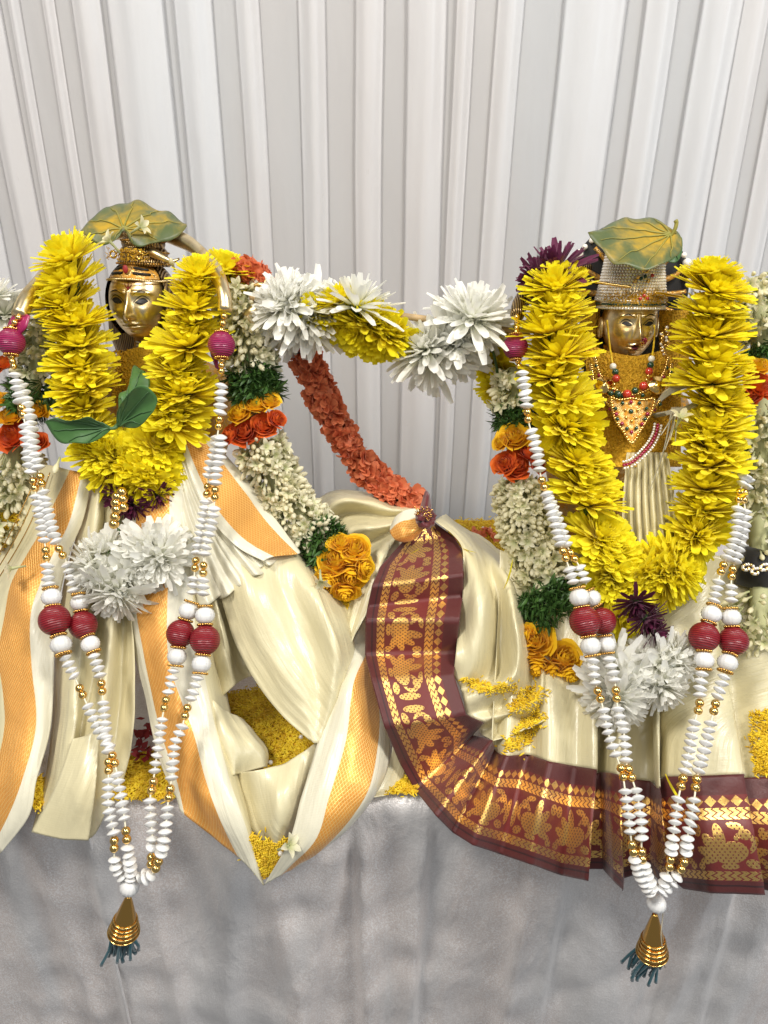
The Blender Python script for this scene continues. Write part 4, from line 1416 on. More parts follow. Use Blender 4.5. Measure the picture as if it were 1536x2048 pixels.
B_ = Bag()
for i in range(1500):
    x, y = RNG.uniform(1178, 1358), RNG.uniform(712, 900)
    B_.add(xf(gv * .6, axis_matrix(P(x, y, yc(x, y) + .005), (RNG.uniform(-1, 1), RNG.uniform(-.3, .3), RNG.uniform(-1, 1)))), gf)
o = obj('turmeric_grains', idr, B_.verts(), B_.f, MT['paste'])
o['kind'] = 'stuff'
bm10 = {k: mesh(k, bv8, bf8, MT[k]) for k in ('coral', 'green_bead', 'pearl', 'gold', 'ruby', 'rhinestone')}
ck = thing('gem_necklace', 'string of coral, dark green, pearl and gold beads under the crowned face', 'necklace', P(1258, 785, yc(1258, 785)))
for (x, y, r, mt) in ((1226, 733, 7, 'pearl'), (1231, 744, 7, 'green_bead'), (1232, 757, 8, 'coral'), (1228, 769, 4, 'gold'), (1225, 778, 4, 'gold'), (1222, 787, 6, 'green_bead'), (1236, 789, 8, 'green_bead'), (1254, 788, 9, 'coral'),
                      (1270, 781, 7, 'green_bead'), (1287, 772, 9, 'coral'), (1293, 760, 4, 'gold'), (1296, 752, 4, 'gold'), (1298, 743, 8, 'coral'), (1301, 730, 7, 'green_bead'), (1303, 718, 7, 'pearl')):
    p = P(x, y, yc(x, y) - .006)
    link({'coral': 'coral_bead', 'green_bead': 'green_bead', 'pearl': 'pearl', 'gold': 'gold_bead'}[mt], bm10[mt], ck, None, Matrix.Translation(p) @ Matrix.Scale(r * mpp(p), 4))
for (x, y) in ((1208, 770), (1313, 770)):
    p = P(x, y, yc(x, y) - .006)
    vv, ff = lathe([(.0001, -.002), (.0105, -.002), (.0110, 0), (.0095, .002), (.006, .0026), (.0045, .004), (.0001, .005)], 28)
    obj('gold_disc', ck, xf(vv, axis_matrix(p, img_axis(90, 75))), ff, MT['gold'])
for pts in ([(1214, 640), (1218, 680), (1222, 710), (1226, 733)], [(1309, 650), (1308, 685), (1304, 715)]):
    vv, ff = tube(crv([P(x, y, .288 if y < 700 else yc(x, y) - .004) for x, y in pts], 20), .0011, 6)
    obj('yellow_thread', ck, vv, ff, MT['rice'])
gn = thing('gold_necklace', 'double row of gold grains with red and green stones round the crowned idol neck', 'necklace', P(1262, 800, yc(1262, 800)))
gg = mesh('gold_grain', bv8, bf8, MT['gold'])
for row_, pts in enumerate((((1190, 716), (1200, 748), (1226, 776), (1262, 790), (1300, 776), (1326, 748), (1336, 716)), ((1182, 730), (1190, 770), (1214, 806), (1240, 822)), ((1342, 730), (1336, 770), (1316, 806), (1290, 822)))):
    pth = crv([P(x, y, yc(x, y) - .003) for x, y in pts], 46 if row_ == 0 else 28)
    for i, q in enumerate(pth):
        if i % 4 == 2:
            link('stone', bm10['ruby' if (i // 4) % 2 else 'green_bead'], gn, None, Matrix.Translation(Vector(q) + Vector((0, -.002, -.003))) @ Matrix.Scale(.0023, 4))
        link('gold_grain', gg, gn, None, Matrix.Translation(Vector(q)) @ Matrix.Scale(.0019, 4))
pd = thing('gold_pendant', 'heart-shaped gold pendant set with red and green stones on a turmeric chest', 'pendant', P(1265, 850, yc(1265, 850)))
outl_ = [(1222, 795), (1240, 800), (1262, 797), (1288, 800), (1308, 798), (1304, 822), (1292, 842), (1280, 862), (1263, 886), (1246, 862), (1234, 845), (1226, 822)]
V = [P(1264, 828, yc(1264, 828) - .009)] + [P(x, y, yc(x, y) - .006) for x, y in outl_]
o = obj('plate', pd, V, [(0, i + 1, (i + 1) % 12 + 1) for i in range(12)], MT['dusted_brass'], smooth=False)
s_ = o.modifiers.new('thickness', 'SOLIDIFY')
s_.thickness = .002
rimp = crv([P(x, y, yc(x, y) - .0085) for x, y in outl_ + outl_[:1]], 56)
gm = mesh('gold_grain', bv8, bf8, MT['gold'])
for q in rimp[:-1]:
    link('gold_grain', gm, pd, None, Matrix.Translation(Vector(q)) @ Matrix.Scale(.0018, 4))
for (x, y, r, mt) in ((1262, 823, 5, 'green_bead'), (1245, 806, 4, 'green_bead'), (1231, 817, 4, 'green_bead'), (1235, 838, 4, 'green_bead'), (1254, 857, 4, 'green_bead'), (1273, 856, 4, 'green_bead'), (1290, 838, 4, 'green_bead'), (1293, 817, 4, 'green_bead'), (1279, 806, 4, 'green_bead'),
                      (1233, 828, 4, 'ruby'), (1244, 847, 4, 'ruby'), (1263, 864, 4, 'ruby'), (1284, 848, 4, 'ruby'), (1295, 828, 4, 'ruby'), (1262, 804, 4, 'ruby'), (1252, 835, 3, 'gold'), (1272, 836, 3, 'gold'), (1250, 820, 3, 'gold'), (1275, 820, 3, 'gold'), (1263, 842, 3, 'gold')):
    p = P(x, y, yc(x, y) - .0105)
    link('stone', bm10[mt], pd, None, Matrix.Translation(p) @ Matrix.Scale(r * mpp(p), 4))
tk = thing('ruby_chain', 'curved band of rubies edged with tiny clear stones above the chest pleats', 'chain', P(1290, 915, yc(1290, 915)))
path = crv([P(x, y, yc(x, y) - .008) for x, y in ((1248, 930), (1262, 926), (1282, 910), (1300, 890), (1312, 868), (1316, 850))], 20)
for i, q in enumerate(path):
    link('stone', bm10['ruby'], tk, None, Matrix.Translation(Vector(q)) @ Matrix.Scale(.0019, 4))
    tg = Vector(path[min(i + 1, 19)]) - Vector(path[max(i - 1, 0)])
    nn = tg.cross(FW).normalized() * .0036
    for s in (-1, 1):
        link('clear_stone', bm10['rhinestone'], tk, None, Matrix.Translation(Vector(q) + nn * s) @ Matrix.Scale(.0015, 4))
B_ = Bag()
for i in range(60):                                 # scattered chest ornaments
    pass
em = thing('side_ornament', 'hanging earring of gold grains and clear stones beside the crowned face', 'earring', P(1328, 690, .285))
for i in range(26):
    x, y = 1328 + RNG.uniform(-9, 9), 655 + i * 2.2
    p = P(x, y, .283)
    link('gold_grain' if i % 3 else 'clear_stone', gm if i % 3 else bm10['rhinestone'], em, None, Matrix.Translation(p) @ Matrix.Scale(.0017, 4))
rg = thing('grass_ring', 'coil of dry sacred grass tied in a ring beside the gold pendant', 'grass ring', P(1365, 800, .235))
for i in range(16):
    j = RNG.uniform(-3, 3)
    pts = [(1308 + j, 832 + j, .235), (1345, 824 + j, .222), (1385 + j, 812 + j, .215), (1403 + j, 792 + j, .215), (1390 + j, 774 + j, .225), (1360 + j, 772 + j * 2, .235), (1330, 790 + j * 2, .24), (1312 + j, 812, .245)]
    vv, ff = tube(crv([P(*q) for q in pts], 40), .0012, 5)
    obj('grass_blade', rg, vv, ff, MT['dry_grass'])
for i, (ex, ey) in enumerate(((1298, 985), (1330, 900), (1340, 880), (1322, 870), (1350, 890))):
    vv, ff = tube(crv([P(1345 + i * 4, 815, .225), P((1345 + ex) / 2 + 6, (815 + ey) / 2, .205), P(ex, ey, .185)], 14), np.linspace(.0013, .0004, 14), 5)
    obj('grass_blade', rg, vv, ff, MT['dry_grass'])

# ------------------------------------------------------------------ leaves
def leaf(name, label, outline, dep, org, mat, dome=.01, veins=9, stem=None, stain=True, dome_c=None, group=None):
    """outline in photo pixels with its own depth per point; org = where the veins start"""
    no = 72
    ol = crv([(x, y, d) for x, y, d in outline + outline[:1]], no + 1)[:-1]
    nr = 14
    V, st = [], []
    cx, cy, cz = org
    for i in range(nr + 1):
        t = i / nr
        for (x, y, d) in ol:
            X, Y, D = cx + (x - cx) * t, cy + (y - cy) * t, cz + (d - cz) * t
            p = P(X, Y, D)
            p += Vector((0, 0, dome * math.sin(math.pi * min(1, t)) * .6 + .0022 * t ** 3 * math.sin(X * .09 + Y * .05))) + Vector((0, 0, .0012 * noise.noise(Vector((X * .05, Y * .05, D * 50)))))
            V.append(p)
            st.append(max(0, .95 - 1.0 * t) + .25 * noise.noise(Vector((X * .03, Y * .04, 2))))
    o = obj(name, None, V, gridfaces(nr + 1, no, True), MT[mat], attrs={'stain': st})
    s = o.modifiers.new('thickness', 'SOLIDIFY')
    s.thickness = .0005
    tag(o, label, 'leaf', group)
    for k in range(veins):
        j = int((k + .5) / veins * no)
        pts = [Vector(V[i * no + (j + int(2.2 * (i / nr) ** 2 * (1 if j > no / 2 else -1))) % no]) + Vector((0, -.0006, .0005)) for i in range(0, nr)]
        vv, ff = tube(pts, np.linspace(.0011, .0003, len(pts)), 6)
        link('vein', mesh('vein', vv, ff, MT['vein' if mat == 'leaf_dusted' else 'leaf_rib']), o)
    if stem:
        vv, ff = tube(crv([P(*q) for q in stem], 14), np.linspace(.0016, .0024, 14), 8)
        link('stalk', mesh('stalk', vv, ff, MT['vein' if mat == 'leaf_dusted' else 'leaf_rib']), o)
    return o


leaf('betel_leaf', 'broad green leaf dusted with turmeric laid over the coiled hair of the big-eyed idol',
     [(160, 462, .31), (190, 434, .325), (230, 408, .345), (262, 402, .352), (300, 410, .35), (345, 430, .34), (373, 446, .325), (366, 460, .31), (340, 477, .298), (310, 489, .29), (285, 493, .286), (262, 482, .29), (249, 466, .298), (236, 480, .288), (215, 486, .288), (190, 484, .293), (168, 472, .30)],
     None, (247, 458, .302), 'leaf_dusted', .006, 9)
leaf('betel_leaf', 'large turmeric-dusted green leaf resting on the rhinestone crown',
     [(1176, 463, .280), (1220, 448, .302), (1270, 434, .325), (1312, 440, .325), (1345, 456, .313), (1360, 474, .298), (1363, 500, .285), (1345, 520, .268), (1320, 531, .258), (1282, 537, .252), (1240, 529, .254), (1212, 512, .260), (1194, 488, .270)],
     None, (1340, 470, .300), 'leaf_dusted', .003, 8, stem=[(1342, 472, .299), (1350, 458, .299), (1353, 446, .300), (1351, 441, .300)])
leaf('betel_leaf', 'darker leaf tucked under the dusted leaf on the crown',
     [(1318, 520, .305), (1345, 500, .31), (1362, 478, .32), (1364, 505, .31), (1352, 524, .30), (1335, 527, .30)], None, (1345, 510, .306), 'leaf_plain', .002, 5)
leaf('green_leaf', 'pointed dark green leaf reaching outward over the yellow garland',
     [(89, 845, .16), (130, 839, .155), (175, 838, .15), (222, 856, .158), (200, 874, .152), (165, 889, .15), (130, 886, .154), (105, 870, .158)], None, (218, 857, .157), 'leaf_plain', .003, 7, stem=[(218, 857, .157), (228, 856, .160), (236, 850, .165)])
leaf('green_leaf', 'rounded upright green leaf with a brown speck at the garland middle',
     [(233, 856, .165), (234, 826, .158), (245, 800, .15), (268, 777, .148), (300, 779, .15), (314, 797, .152), (302, 826, .15), (278, 848, .154), (256, 857, .16)], None, (240, 852, .162), 'leaf_plain', .003, 7)
leaf('green_leaf', 'shaded green leaf standing upright behind the rounded one',
     [(236, 815, .19), (238, 785, .20), (258, 770, .21), (264, 735, .225), (272, 728, .225), (290, 745, .215), (300, 765, .205), (290, 800, .19), (260, 820, .185)], None, (252, 812, .19), 'leaf_plain', .003, 5)

# small loose flowers, petals

# ------------------------------------------------------------------ flowers
def petal_strip(bag, tt, base, d0, nrm, L, Wd, curl, cup, prof, seg=5, twist=0.):
    """one petal: starts at base, leaves along d0, bends towards nrm by curl over its length"""
    d0, nrm = Vector(d0).normalized(), Vector(nrm)
    side = d0.cross(nrm).normalized()
    nrm = side.cross(d0).normalized()
    p = Vector(base)
    V = []
    for i in range(seg + 1):
        s = i / seg
        a = curl * s
        d = d0 * math.cos(a) + nrm * math.sin(a)
        n = -d0 * math.sin(a) + nrm * math.cos(a)
        sd = side * math.cos(twist * s) + n * math.sin(twist * s)
        w = Wd * prof[i] * .5
        V += [p - sd * w + n * (cup * w), p, p + sd * w + n * (cup * w)]
        tt += [s, s, s]
        p = p + d * (L / seg)
    bag.add([tuple(q) for q in V], gridfaces(seg + 1, 3))


GA = 2.399963


def mum_mesh(name, seed, mat, n, th0, th1, L0, L1, Wd, curl0, curl1, cup, ragged=.12, prof=(.45, .8, .98, 1.0, .97, .62)):
    r = random.Random(seed)
    B, tt = Bag(), []
    for i in range(n):
        f = (i + .5) / n
        th = rad(th0 + (th1 - th0) * f ** .75 + r.gauss(0, 4))
        ph = i * GA + r.gauss(0, .12)
        er = Vector((math.cos(ph), math.sin(ph), 0))
        d = er * math.sin(th) + Vector((0, 0, math.cos(th)))
        up_ = -er * math.cos(th) + Vector((0, 0, math.sin(th)))
        base = er * (.16 * f) + Vector((0, 0, .10 - .12 * f))
        L = (L0 + (L1 - L0) * f ** .6) * (1 + r.gauss(0, ragged))
        petal_strip(B, tt, base, d, up_, L, Wd * (1 + r.gauss(0, .15)) * (.75 + .3 * f), curl0 + (curl1 - curl0) * f + r.gauss(0, .09), cup, prof, 5, r.gauss(0, .15))
    return mesh(name, B.verts(), B.f, MT[mat], attrs={'t': tt})


def calyx_mesh():
    B = Bag()
    vv, ff = lathe([(.05, -.42), (.07, -.25), (.10, -.16), (.19, -.08), (.22, .0), (.14, .06)], 12)
    B.add(vv, ff)
    r = random.Random(3)
    tt = []
    for i in range(22):
        ph = i * GA
        er = Vector((math.cos(ph), math.sin(ph), 0))
        petal_strip(B, tt, er * .16 + Vector((0, 0, -.10 + .10 * i / 22)), er * .8 + Vector((0, 0, .5)), Vector((0, 0, 1)), .22, .09, .5, .3, (.8, 1, .8, .2), 3)
    return mesh('calyx', B.verts(), B.f, MT['green'])


YM = [mum_mesh('chrysanthemum', 100 + i, 'yellow_petal', 170, 3, 88, .62, 1.0, .225, .38, .10, .28, .05) for i in range(6)]
YL = [mum_mesh('chrysanthemum', 120 + i, 'yellow_petal', 100, 8, 86, .74, 1.03, .26, .35, .0, .30, .09) for i in range(3)]     # looser, broad petals
WM = [mum_mesh('chrysanthemum', 140 + i, 'white_petal', 78, 12, 100, .52, 1.08, .22, .45, -.22, .40, .10, (.4, .65, .88, 1.0, 1.0, .62)) for i in range(5)]
PM = [mum_mesh('chrysanthemum', 160 + i, 'purple_petal', 60, 14, 92, .62, 1.0, .19, .3, -.1, .35) for i in range(2)]
CX = calyx_mesh()


def flower(parent, kind, px, py, rpx, ang, tilt, dy=0., absy=None):
    """kind of bloom at a photo position: rpx its radius, ang/tilt the way it faces"""
    p = P(px, py, absy if absy is not None else Yf(py) + dy)
    R = rpx * mpp(p)
    if kind in 'yl' and 60 <= ang <= 115 and tilt > 30:
        tilt -= 11
        R *= .96
    ax = img_axis(ang + RNG.gauss(0, 6), tilt + RNG.gauss(0, 5))
    me = RNG.choice({'y': YM, 'l': YL, 'w': WM, 'p': PM}[kind])
    o = link('chrysanthemum', me, parent, None, axis_matrix(p - ax * (R * .34), ax, (R * RNG.uniform(.92, 1.08), R * RNG.uniform(.92, 1.08), R * RNG.uniform(.74, .92) if kind in 'yl' else R * RNG.uniform(.88, 1.06)), RNG.uniform(0, 6.28)))
    c = bpy.data.objects.new('calyx', CX)
    COL.objects.link(c)
    c.parent = o
    return o


# garlands of yellow chrysanthemum
g1 = thing('flower_garland', 'yellow chrysanthemum garland with white and purple pendant blooms on the big-eyed idol', 'garland', PF(240, 1200, -.01))
for f in (('l', 129, 500, 68, 100, 30), ('y', 131, 545, 74, 105, 40), ('y', 123, 590, 68, 110, 45), ('y', 151, 628, 70, 85, 42), ('y', 154, 672, 68, 90, 45), ('y', 157, 715, 70, 90, 45), ('y', 163, 757, 72, 92, 45),
          ('y', 163, 800, 62, 95, 42), ('y', 173, 842, 62, 88, 45), ('y', 200, 890, 66, 100, 55), ('l', 205, 938, 66, 200, 50), ('y', 250, 905, 66, 60, 60),
          ('y', 296, 912, 64, 40, 50), ('y', 318, 880, 58, 40, 45), ('y', 320, 935, 58, 0, 60), ('l', 292, 975, 66, 285, 45),
          ('l', 398, 535, 56, 85, 25), ('l', 388, 598, 64, 85, 30), ('y', 382, 632, 58, 85, 36), ('y', 392, 566, 50, 85, 34), ('l', 372, 668, 88, 88, 36), ('y', 352, 722, 68, 95, 45), ('y', 365, 765, 74, 80, 45), ('y', 358, 806, 70, 80, 48), ('l', 352, 835, 66, 70, 50), ('y', 345, 790, 60, 85, 40),
          ('p', 235, 1002, 46, 235, 35), ('p', 318, 1000, 40, 300, 30), ('p', 262, 1020, 40, 262, 30)):
    flower(g1, *f, dy=(-.012 if f[0] != 'p' else -.010))
for f in (('w', 172, 1150, 72, 195, 45), ('w', 205, 1090, 60, 110, 40), ('w', 250, 1170, 66, 300, 55), ('w', 312, 1085, 72, 60, 50), ('w', 330, 1130, 66, 330, 55), ('w', 225, 1205, 70, 262, 40), ('w', 280, 1140, 60, 280, 60)):
    flower(g1, *f, dy=-.026)
vv, ff = tube(crv([PF(x, y, .0) for x, y in ((150, 520), (165, 650), (172, 780), (205, 890), (250, 930), (240, 1000), (235, 1100), (225, 1180))], 40), .0016, 6)
obj('string', g1, vv, ff, MT['green'])
vv, ff = tube(crv([PF(x, y, .0) for x, y in ((390, 560), (370, 680), (358, 800), (310, 890), (255, 935))], 40), .0016, 6)
obj('string', g1, vv, ff, MT['green'])

g2 = thing('flower_garland', 'long yellow chrysanthemum garland ending in white blooms on the crowned idol', 'garland', PF(1280, 1400, -.01))
for f in (('y', 1112, 555, 72, 100, 35), ('y', 1118, 600, 74, 85, 40), ('l', 1098, 645, 74, 100, 35), ('l', 1118, 690, 80, 95, 40), ('l', 1105, 732, 74, 100, 42), ('l', 1128, 778, 78, 85, 40), ('y', 1140, 835, 80, 75, 42), ('l', 1146, 862, 72, 290, 50),
          ('y', 1160, 905, 74, 80, 42), ('y', 1172, 950, 76, 85, 42), ('l', 1180, 988, 74, 85, 40), ('y', 1208, 1058, 78, 75, 45), ('y', 1222, 1098, 70, 80, 50), ('y', 1240, 1148, 74, 120, 60),
          ('l', 1215, 1165, 55, 255, 45), ('y', 1300, 1170, 68, 300, 50), ('y', 1335, 1120, 66, 60, 50), ('y', 1372, 1128, 66, 20, 45), ('y', 1350, 1165, 60, 330, 50),
          ('y', 1398, 1048, 74, 95, 45), ('l', 1413, 1075, 62, 340, 45), ('y', 1413, 1000, 68, 92, 42), ('y', 1413, 958, 68, 95, 42), ('l', 1425, 908, 80, 90, 40), ('y', 1425, 872, 76, 90, 42), ('y', 1429, 838, 74, 92, 42), ('y', 1443, 790, 66, 80, 42),
          ('y', 1423, 742, 80, 95, 45), ('y', 1429, 700, 76, 88, 45), ('y', 1423, 650, 74, 95, 42), ('y', 1425, 605, 72, 90, 42), ('y', 1439, 560, 76, 80, 40), ('y', 1425, 530, 60, 85, 35), ('l', 1250, 1240, 48, 330, 60),
          ('p', 1108, 520, 74, 120, 30), ('p', 1066, 560, 58, 165, 30), ('p', 1300, 1248, 46, 300, 40), ('p', 1275, 1215, 44, 270, 30), ('p', 1320, 1270, 36, 330, 40)):
    flower(g2, *f, dy=(-.012 if f[0] != 'p' else (.012 if f[2] < 800 else -.03)))
for f in (('w', 1225, 1335, 66, 170, 50), ('w', 1215, 1390, 66, 200, 50), ('w', 1235, 1420, 66, 262, 45), ('w', 1275, 1380, 64, 300, 60), ('w', 1345, 1350, 72, 330, 55), ('w', 1300, 1310, 62, 110, 40), ('w', 1370, 1310, 52, 30, 40), ('w', 1330, 1390, 56, 280, 45)):
    flower(g2, *f, dy=-.026)
for pts in (((1110, 560), (1120, 700), (1140, 840), (1172, 960), (1215, 1080), (1270, 1160)), ((1432, 560), (1432, 720), (1432, 860), (1420, 980), (1400, 1070), (1340, 1150), (1290, 1200), (1300, 1320))):
    vv, ff = tube(crv([PF(x, y, .0) for x, y in pts], 40), .0016, 6)
    obj('string', g2, vv, ff, MT['green'])

# stick between the two figures and the garland wound along it
YS = .268
st_ = thing('bamboo_stick', 'thin bamboo stick spanning between the two idols behind white flowers', 'stick', P(780, 625, YS))
pp = [P(500, 600, YS), P(660, 606, YS), P(820, 636, YS), P(1060, 668, YS)]
vv, ff = tube(crv([P(500, 594, YS), P(1060, 664, YS)], 24), .0036, 12)
obj('rod', st_, vv, ff, MT['bamboo'])
g3 = thing('flower_garland', 'white and yellow chrysanthemum swag hung along the bamboo stick', 'garland', P(780, 660, YS - .01))
for f in (('w', 572, 585, 80, 105, 40), ('w', 612, 610, 78, 30, 45), ('w', 550, 645, 70, 225, 45), ('w', 605, 655, 78, 285, 45), ('w', 640, 632, 68, 330, 50), ('w', 716, 590, 78, 82, 16), ('y', 668, 590, 50, 110, 30), ('y', 645, 650, 66, 270, 20), ('w', 545, 600, 66, 150, 40),
          ('y', 708, 655, 66, 240, 45), ('y', 738, 625, 68, 80, 45), ('y', 745, 672, 62, 265, 50), ('y', 778, 650, 60, 40, 45), ('y', 790, 690, 56, 270, 40), ('w', 840, 682, 74, 130, 45), ('w', 848, 722, 76, 225, 45), ('w', 900, 700, 76, 260, 50), ('w', 905, 668, 66, 120, 40),
          ('w', 948, 612, 84, 80, 38), ('w', 965, 655, 70, 300, 45), ('w', 930, 695, 70, 290, 45), ('y', 985, 690, 62, 260, 30), ('y', 985, 745, 56, 240, 30), ('y', 1000, 785, 46, 260, 30),
          ('w', 5, 610, 66, 80, 35), ('w', -20, 580, 56, 100, 30), ('y', 452, 520, 68, 75, 35), ('y', 470, 560, 56, 40, 40)):
    flower(g3, *f, absy=YS - .012 + (.045 if f[1] in (452, 470) else .03 if f[1] > 980 else 0))
vv, ff = tube(crv([P(x, y, YS) for x, y in ((560, 610), (640, 640), (720, 640), (790, 680), (860, 700), (950, 640), (985, 700), (1000, 780))], 50), .0016, 6)
obj('string', g3, vv, ff, MT['green'])


# jasmine, roses and sprigs
def bud_mesh(seed):
    r = random.Random(seed)
    prof = [(.05, 0), (.06, .30), (.075, .45), (.125, .62), (.14, .76), (.095, .92), (.01, 1.0)]
    th = np.linspace(0, 2 * np.pi, 7, endpoint=False)
    V = np.array([[(q * math.cos(t + z * .8) * (1 + .12 * math.cos(2.5 * t)), q * math.sin(t + z * .8), z) for t in th] for q, z in prof]).reshape(-1, 3)
    tt = [z for q, z in prof for _ in th]
    return V, gridfaces(len(prof), 7, True), tt


def open_mesh(seed):
    r = random.Random(seed)
    B, tt = Bag(), []
    vv, ff = tube([(0, 0, 0), (.01, 0, .3), (0, 0, .58)], [.05, .055, .08], 6)
    B.add(vv, ff)
    tt += [.2] * len(vv)
    for k in range(5):
        ph = k * 1.2566 + r.gauss(0, .15)
        er = Vector((math.cos(ph), math.sin(ph), 0))
        petal_strip(B, tt, Vector((0, 0, .55)) + er * .04, er * .75 + Vector((0, 0, .8 + r.gauss(0, .2))), -er * .8 + Vector((0, 0, .75)), .50, .27, -.55 + r.gauss(0, .25), .45, (.4, .8, 1, .75, .15), 4)
    return B.verts(), B.f, tt


def floret_mesh(seed):
    r = random.Random(seed)
    B, tt = Bag(), []
    for k in range(5):
        ph = k * 1.2566 + r.gauss(0, .25)
        er = Vector((math.cos(ph), math.sin(ph), 0))
        petal_strip(B, tt, er * .05, er * .9 + Vector((0, 0, .55 + r.gauss(0, .3))), -er * .5 + Vector((0, 0, .9)), .85, .62, -.3 + r.gauss(0, .5), .3 + r.gauss(0, .3), (.3, .8, 1.05, 1.0, .55), 4, r.gauss(0, .4))
    return B.verts(), B.f, tt


JB = [bud_mesh(i) for i in range(2)] + [open_mesh(i) for i in range(3)] + [bud_mesh(i) for i in range(4)]
JM = [mesh('jasmine_bud', a, b, MT['jasmine_petal'], attrs={'t': c}) for a, b, c in JB]
FB = [floret_mesh(i) for i in range(5)]
FM = [mesh('floret', a, b, MT['orange_floret'], attrs={'t': c}) for a, b, c in FB]


def around(path, radius, n, r, lean=.55):
    """n places on a thick cord round path: point, outward axis"""
    pts = np.asarray(path)
    out = []
    for i in range(n):
        s = r.random() * (len(pts) - 1)
        k = int(min(s, len(pts) - 2))
        c = Vector(pts[k]).lerp(Vector(pts[k + 1]), s - k)
        t = (Vector(pts[k + 1]) - Vector(pts[k])).normalized()
        a = t.orthogonal().normalized()
        b = t.cross(a)
        th = r.random() * 6.283
        o_ = a * math.cos(th) + b * math.sin(th)
        ax = (o_ + t * (lean + r.gauss(0, .25)) + Vector((r.gauss(0, .2), r.gauss(0, .2), r.gauss(0, .2)))).normalized()
        rad_ = radius[0] + (radius[1] - radius[0]) * s / (len(pts) - 1) if isinstance(radius, tuple) else radius
        out.append((c + o_ * (rad_ * (.45 + .15 * r.random())), ax, o_.dot(-FW), c.y))
    return out


def strew(parent, name, places, meshes, raw, mat, size, limit, stuffname, r):
    """the pieces turned most to the viewer become objects of their own, the rest one mesh"""
    pl = sorted(places, key=lambda q: -q[2])
    vis = [q for q in pl if q[2] > -.35]
    for q in vis[:limit]:
        k = r.randrange(len(meshes))
        s = size * r.uniform(.8, 1.2)
        link(name, meshes[k], parent, None, axis_matrix(q[0], q[1], s, r.uniform(0, 6)))
    rest = vis[limit:] + [q for q in pl if q[2] <= -.35]
    B, tt = Bag(), []
    for q in rest:
        k = r.randrange(len(raw))
        a, b, c = raw[k]
        B.add(xf(a, axis_matrix(q[0], q[1], size * r.uniform(.8, 1.2), r.uniform(0, 6))), b)
        tt += list(c)
    if rest:
        o = link(stuffname, mesh(stuffname, B.verts(), B.f, MT[mat], attrs={'t': tt}), parent)
        o['kind'] = 'stuff'


def rose_mesh(name, seed, mat):
    r = random.Random(seed)
    B, tt = Bag(), []
    n = 26
    for i in range(n):
        f = i / (n - 1)
        ph = i * GA + r.gauss(0, .2)
        rr = .10 + .62 * f ** .9
        hgt = .92 - .50 * f + r.gauss(0, .03)
        half = (1.15 - .35 * f)                          # angular half width
        nu_, nv_ = 8, 6
        V = []
        open_ = -.06 + .42 * f ** 2
        fr_ = r.uniform(0, 6)
        for a in range(nu_):
            ta = a / (nu_ - 1) * 2 - 1
            for b in range(nv_):
                tb_ = b / (nv_ - 1)
                edge = 1 - .30 * abs(ta) ** 2.5
                h = -.15 + (hgt + .15) * tb_ * edge
                bulge = math.sin(min(1, tb_ * 1.05) * math.pi * .6) * .9 + .12
                rad_ = rr * bulge + open_ * tb_ ** 3 * .8 + .035 * math.sin(ta * 5 + fr_) * tb_ ** 2 + .03 * r.gauss(0, .3)
                an = ph + ta * half
                curl_ = .08 * f * (tb_ > .85)
                V.append((rad_ * math.cos(an), rad_ * math.sin(an), h - curl_))
                tt.append(tb_)
        B.add(V, gridfaces(nu_, nv_))
    return mesh(name, B.verts(), B.f, MT[mat], attrs={'t': tt})


RY = [rose_mesh('rose', 300 + i, 'yellow_rose') for i in range(3)]
RO = [rose_mesh('rose', 320 + i, 'orange_rose') for i in range(3)]


def rose(parent, kind, px, py, rpx, ang, tilt, dy=0., absy=None):
    p = P(px, py, absy if absy is not None else Yf(py) + dy)
    R = rpx * mpp(p) * 1.12
    ax = img_axis(ang, tilt)
    return link('rose', RNG.choice(RY if kind == 'y' else RO), parent, None, axis_matrix(p - ax * R * .35, ax, R, RNG.uniform(0, 6.28)))


def sprigs(parent, path, radius, n, size=.016, seed=0):
    r = random.Random(seed)
    B = Bag()
    tt = []
    for p, ax, fz, _ in around(path, radius, n, r):
        mid = p + ax * (size * .35)
        B.add(*tube([p - ax * size * .5, mid, p + (ax + Vector((r.gauss(0, .4), r.gauss(0, .4), r.gauss(0, .4)))).normalized() * size * .8], [.0006, .0006, .0004], 4))
        for k in range(3):
            d = (ax + Vector((r.gauss(0, .8), r.gauss(0, .8), r.gauss(0, .8)))).normalized()
            petal_strip(B, tt, mid, d, d.orthogonal(), size * r.uniform(.5, 1.1), size * r.uniform(.12, .26), r.gauss(0, .6), .3, (.3, .9, 1, .7, .1), 4)
    o = obj('leafy_sprigs', parent, B.verts(), B.f, MT['sprig'])
    o['kind'] = 'stuff'


def cord(parent, path, r, mat='green'):
    vv, ff = tube(path, r, 8)
    obj('core_cord', parent, vv, ff, MT[mat])


def pathf(pts, n=30, dy=0.):
    return crv([PF(x, y, d + dy) for x, y, d in pts], n)


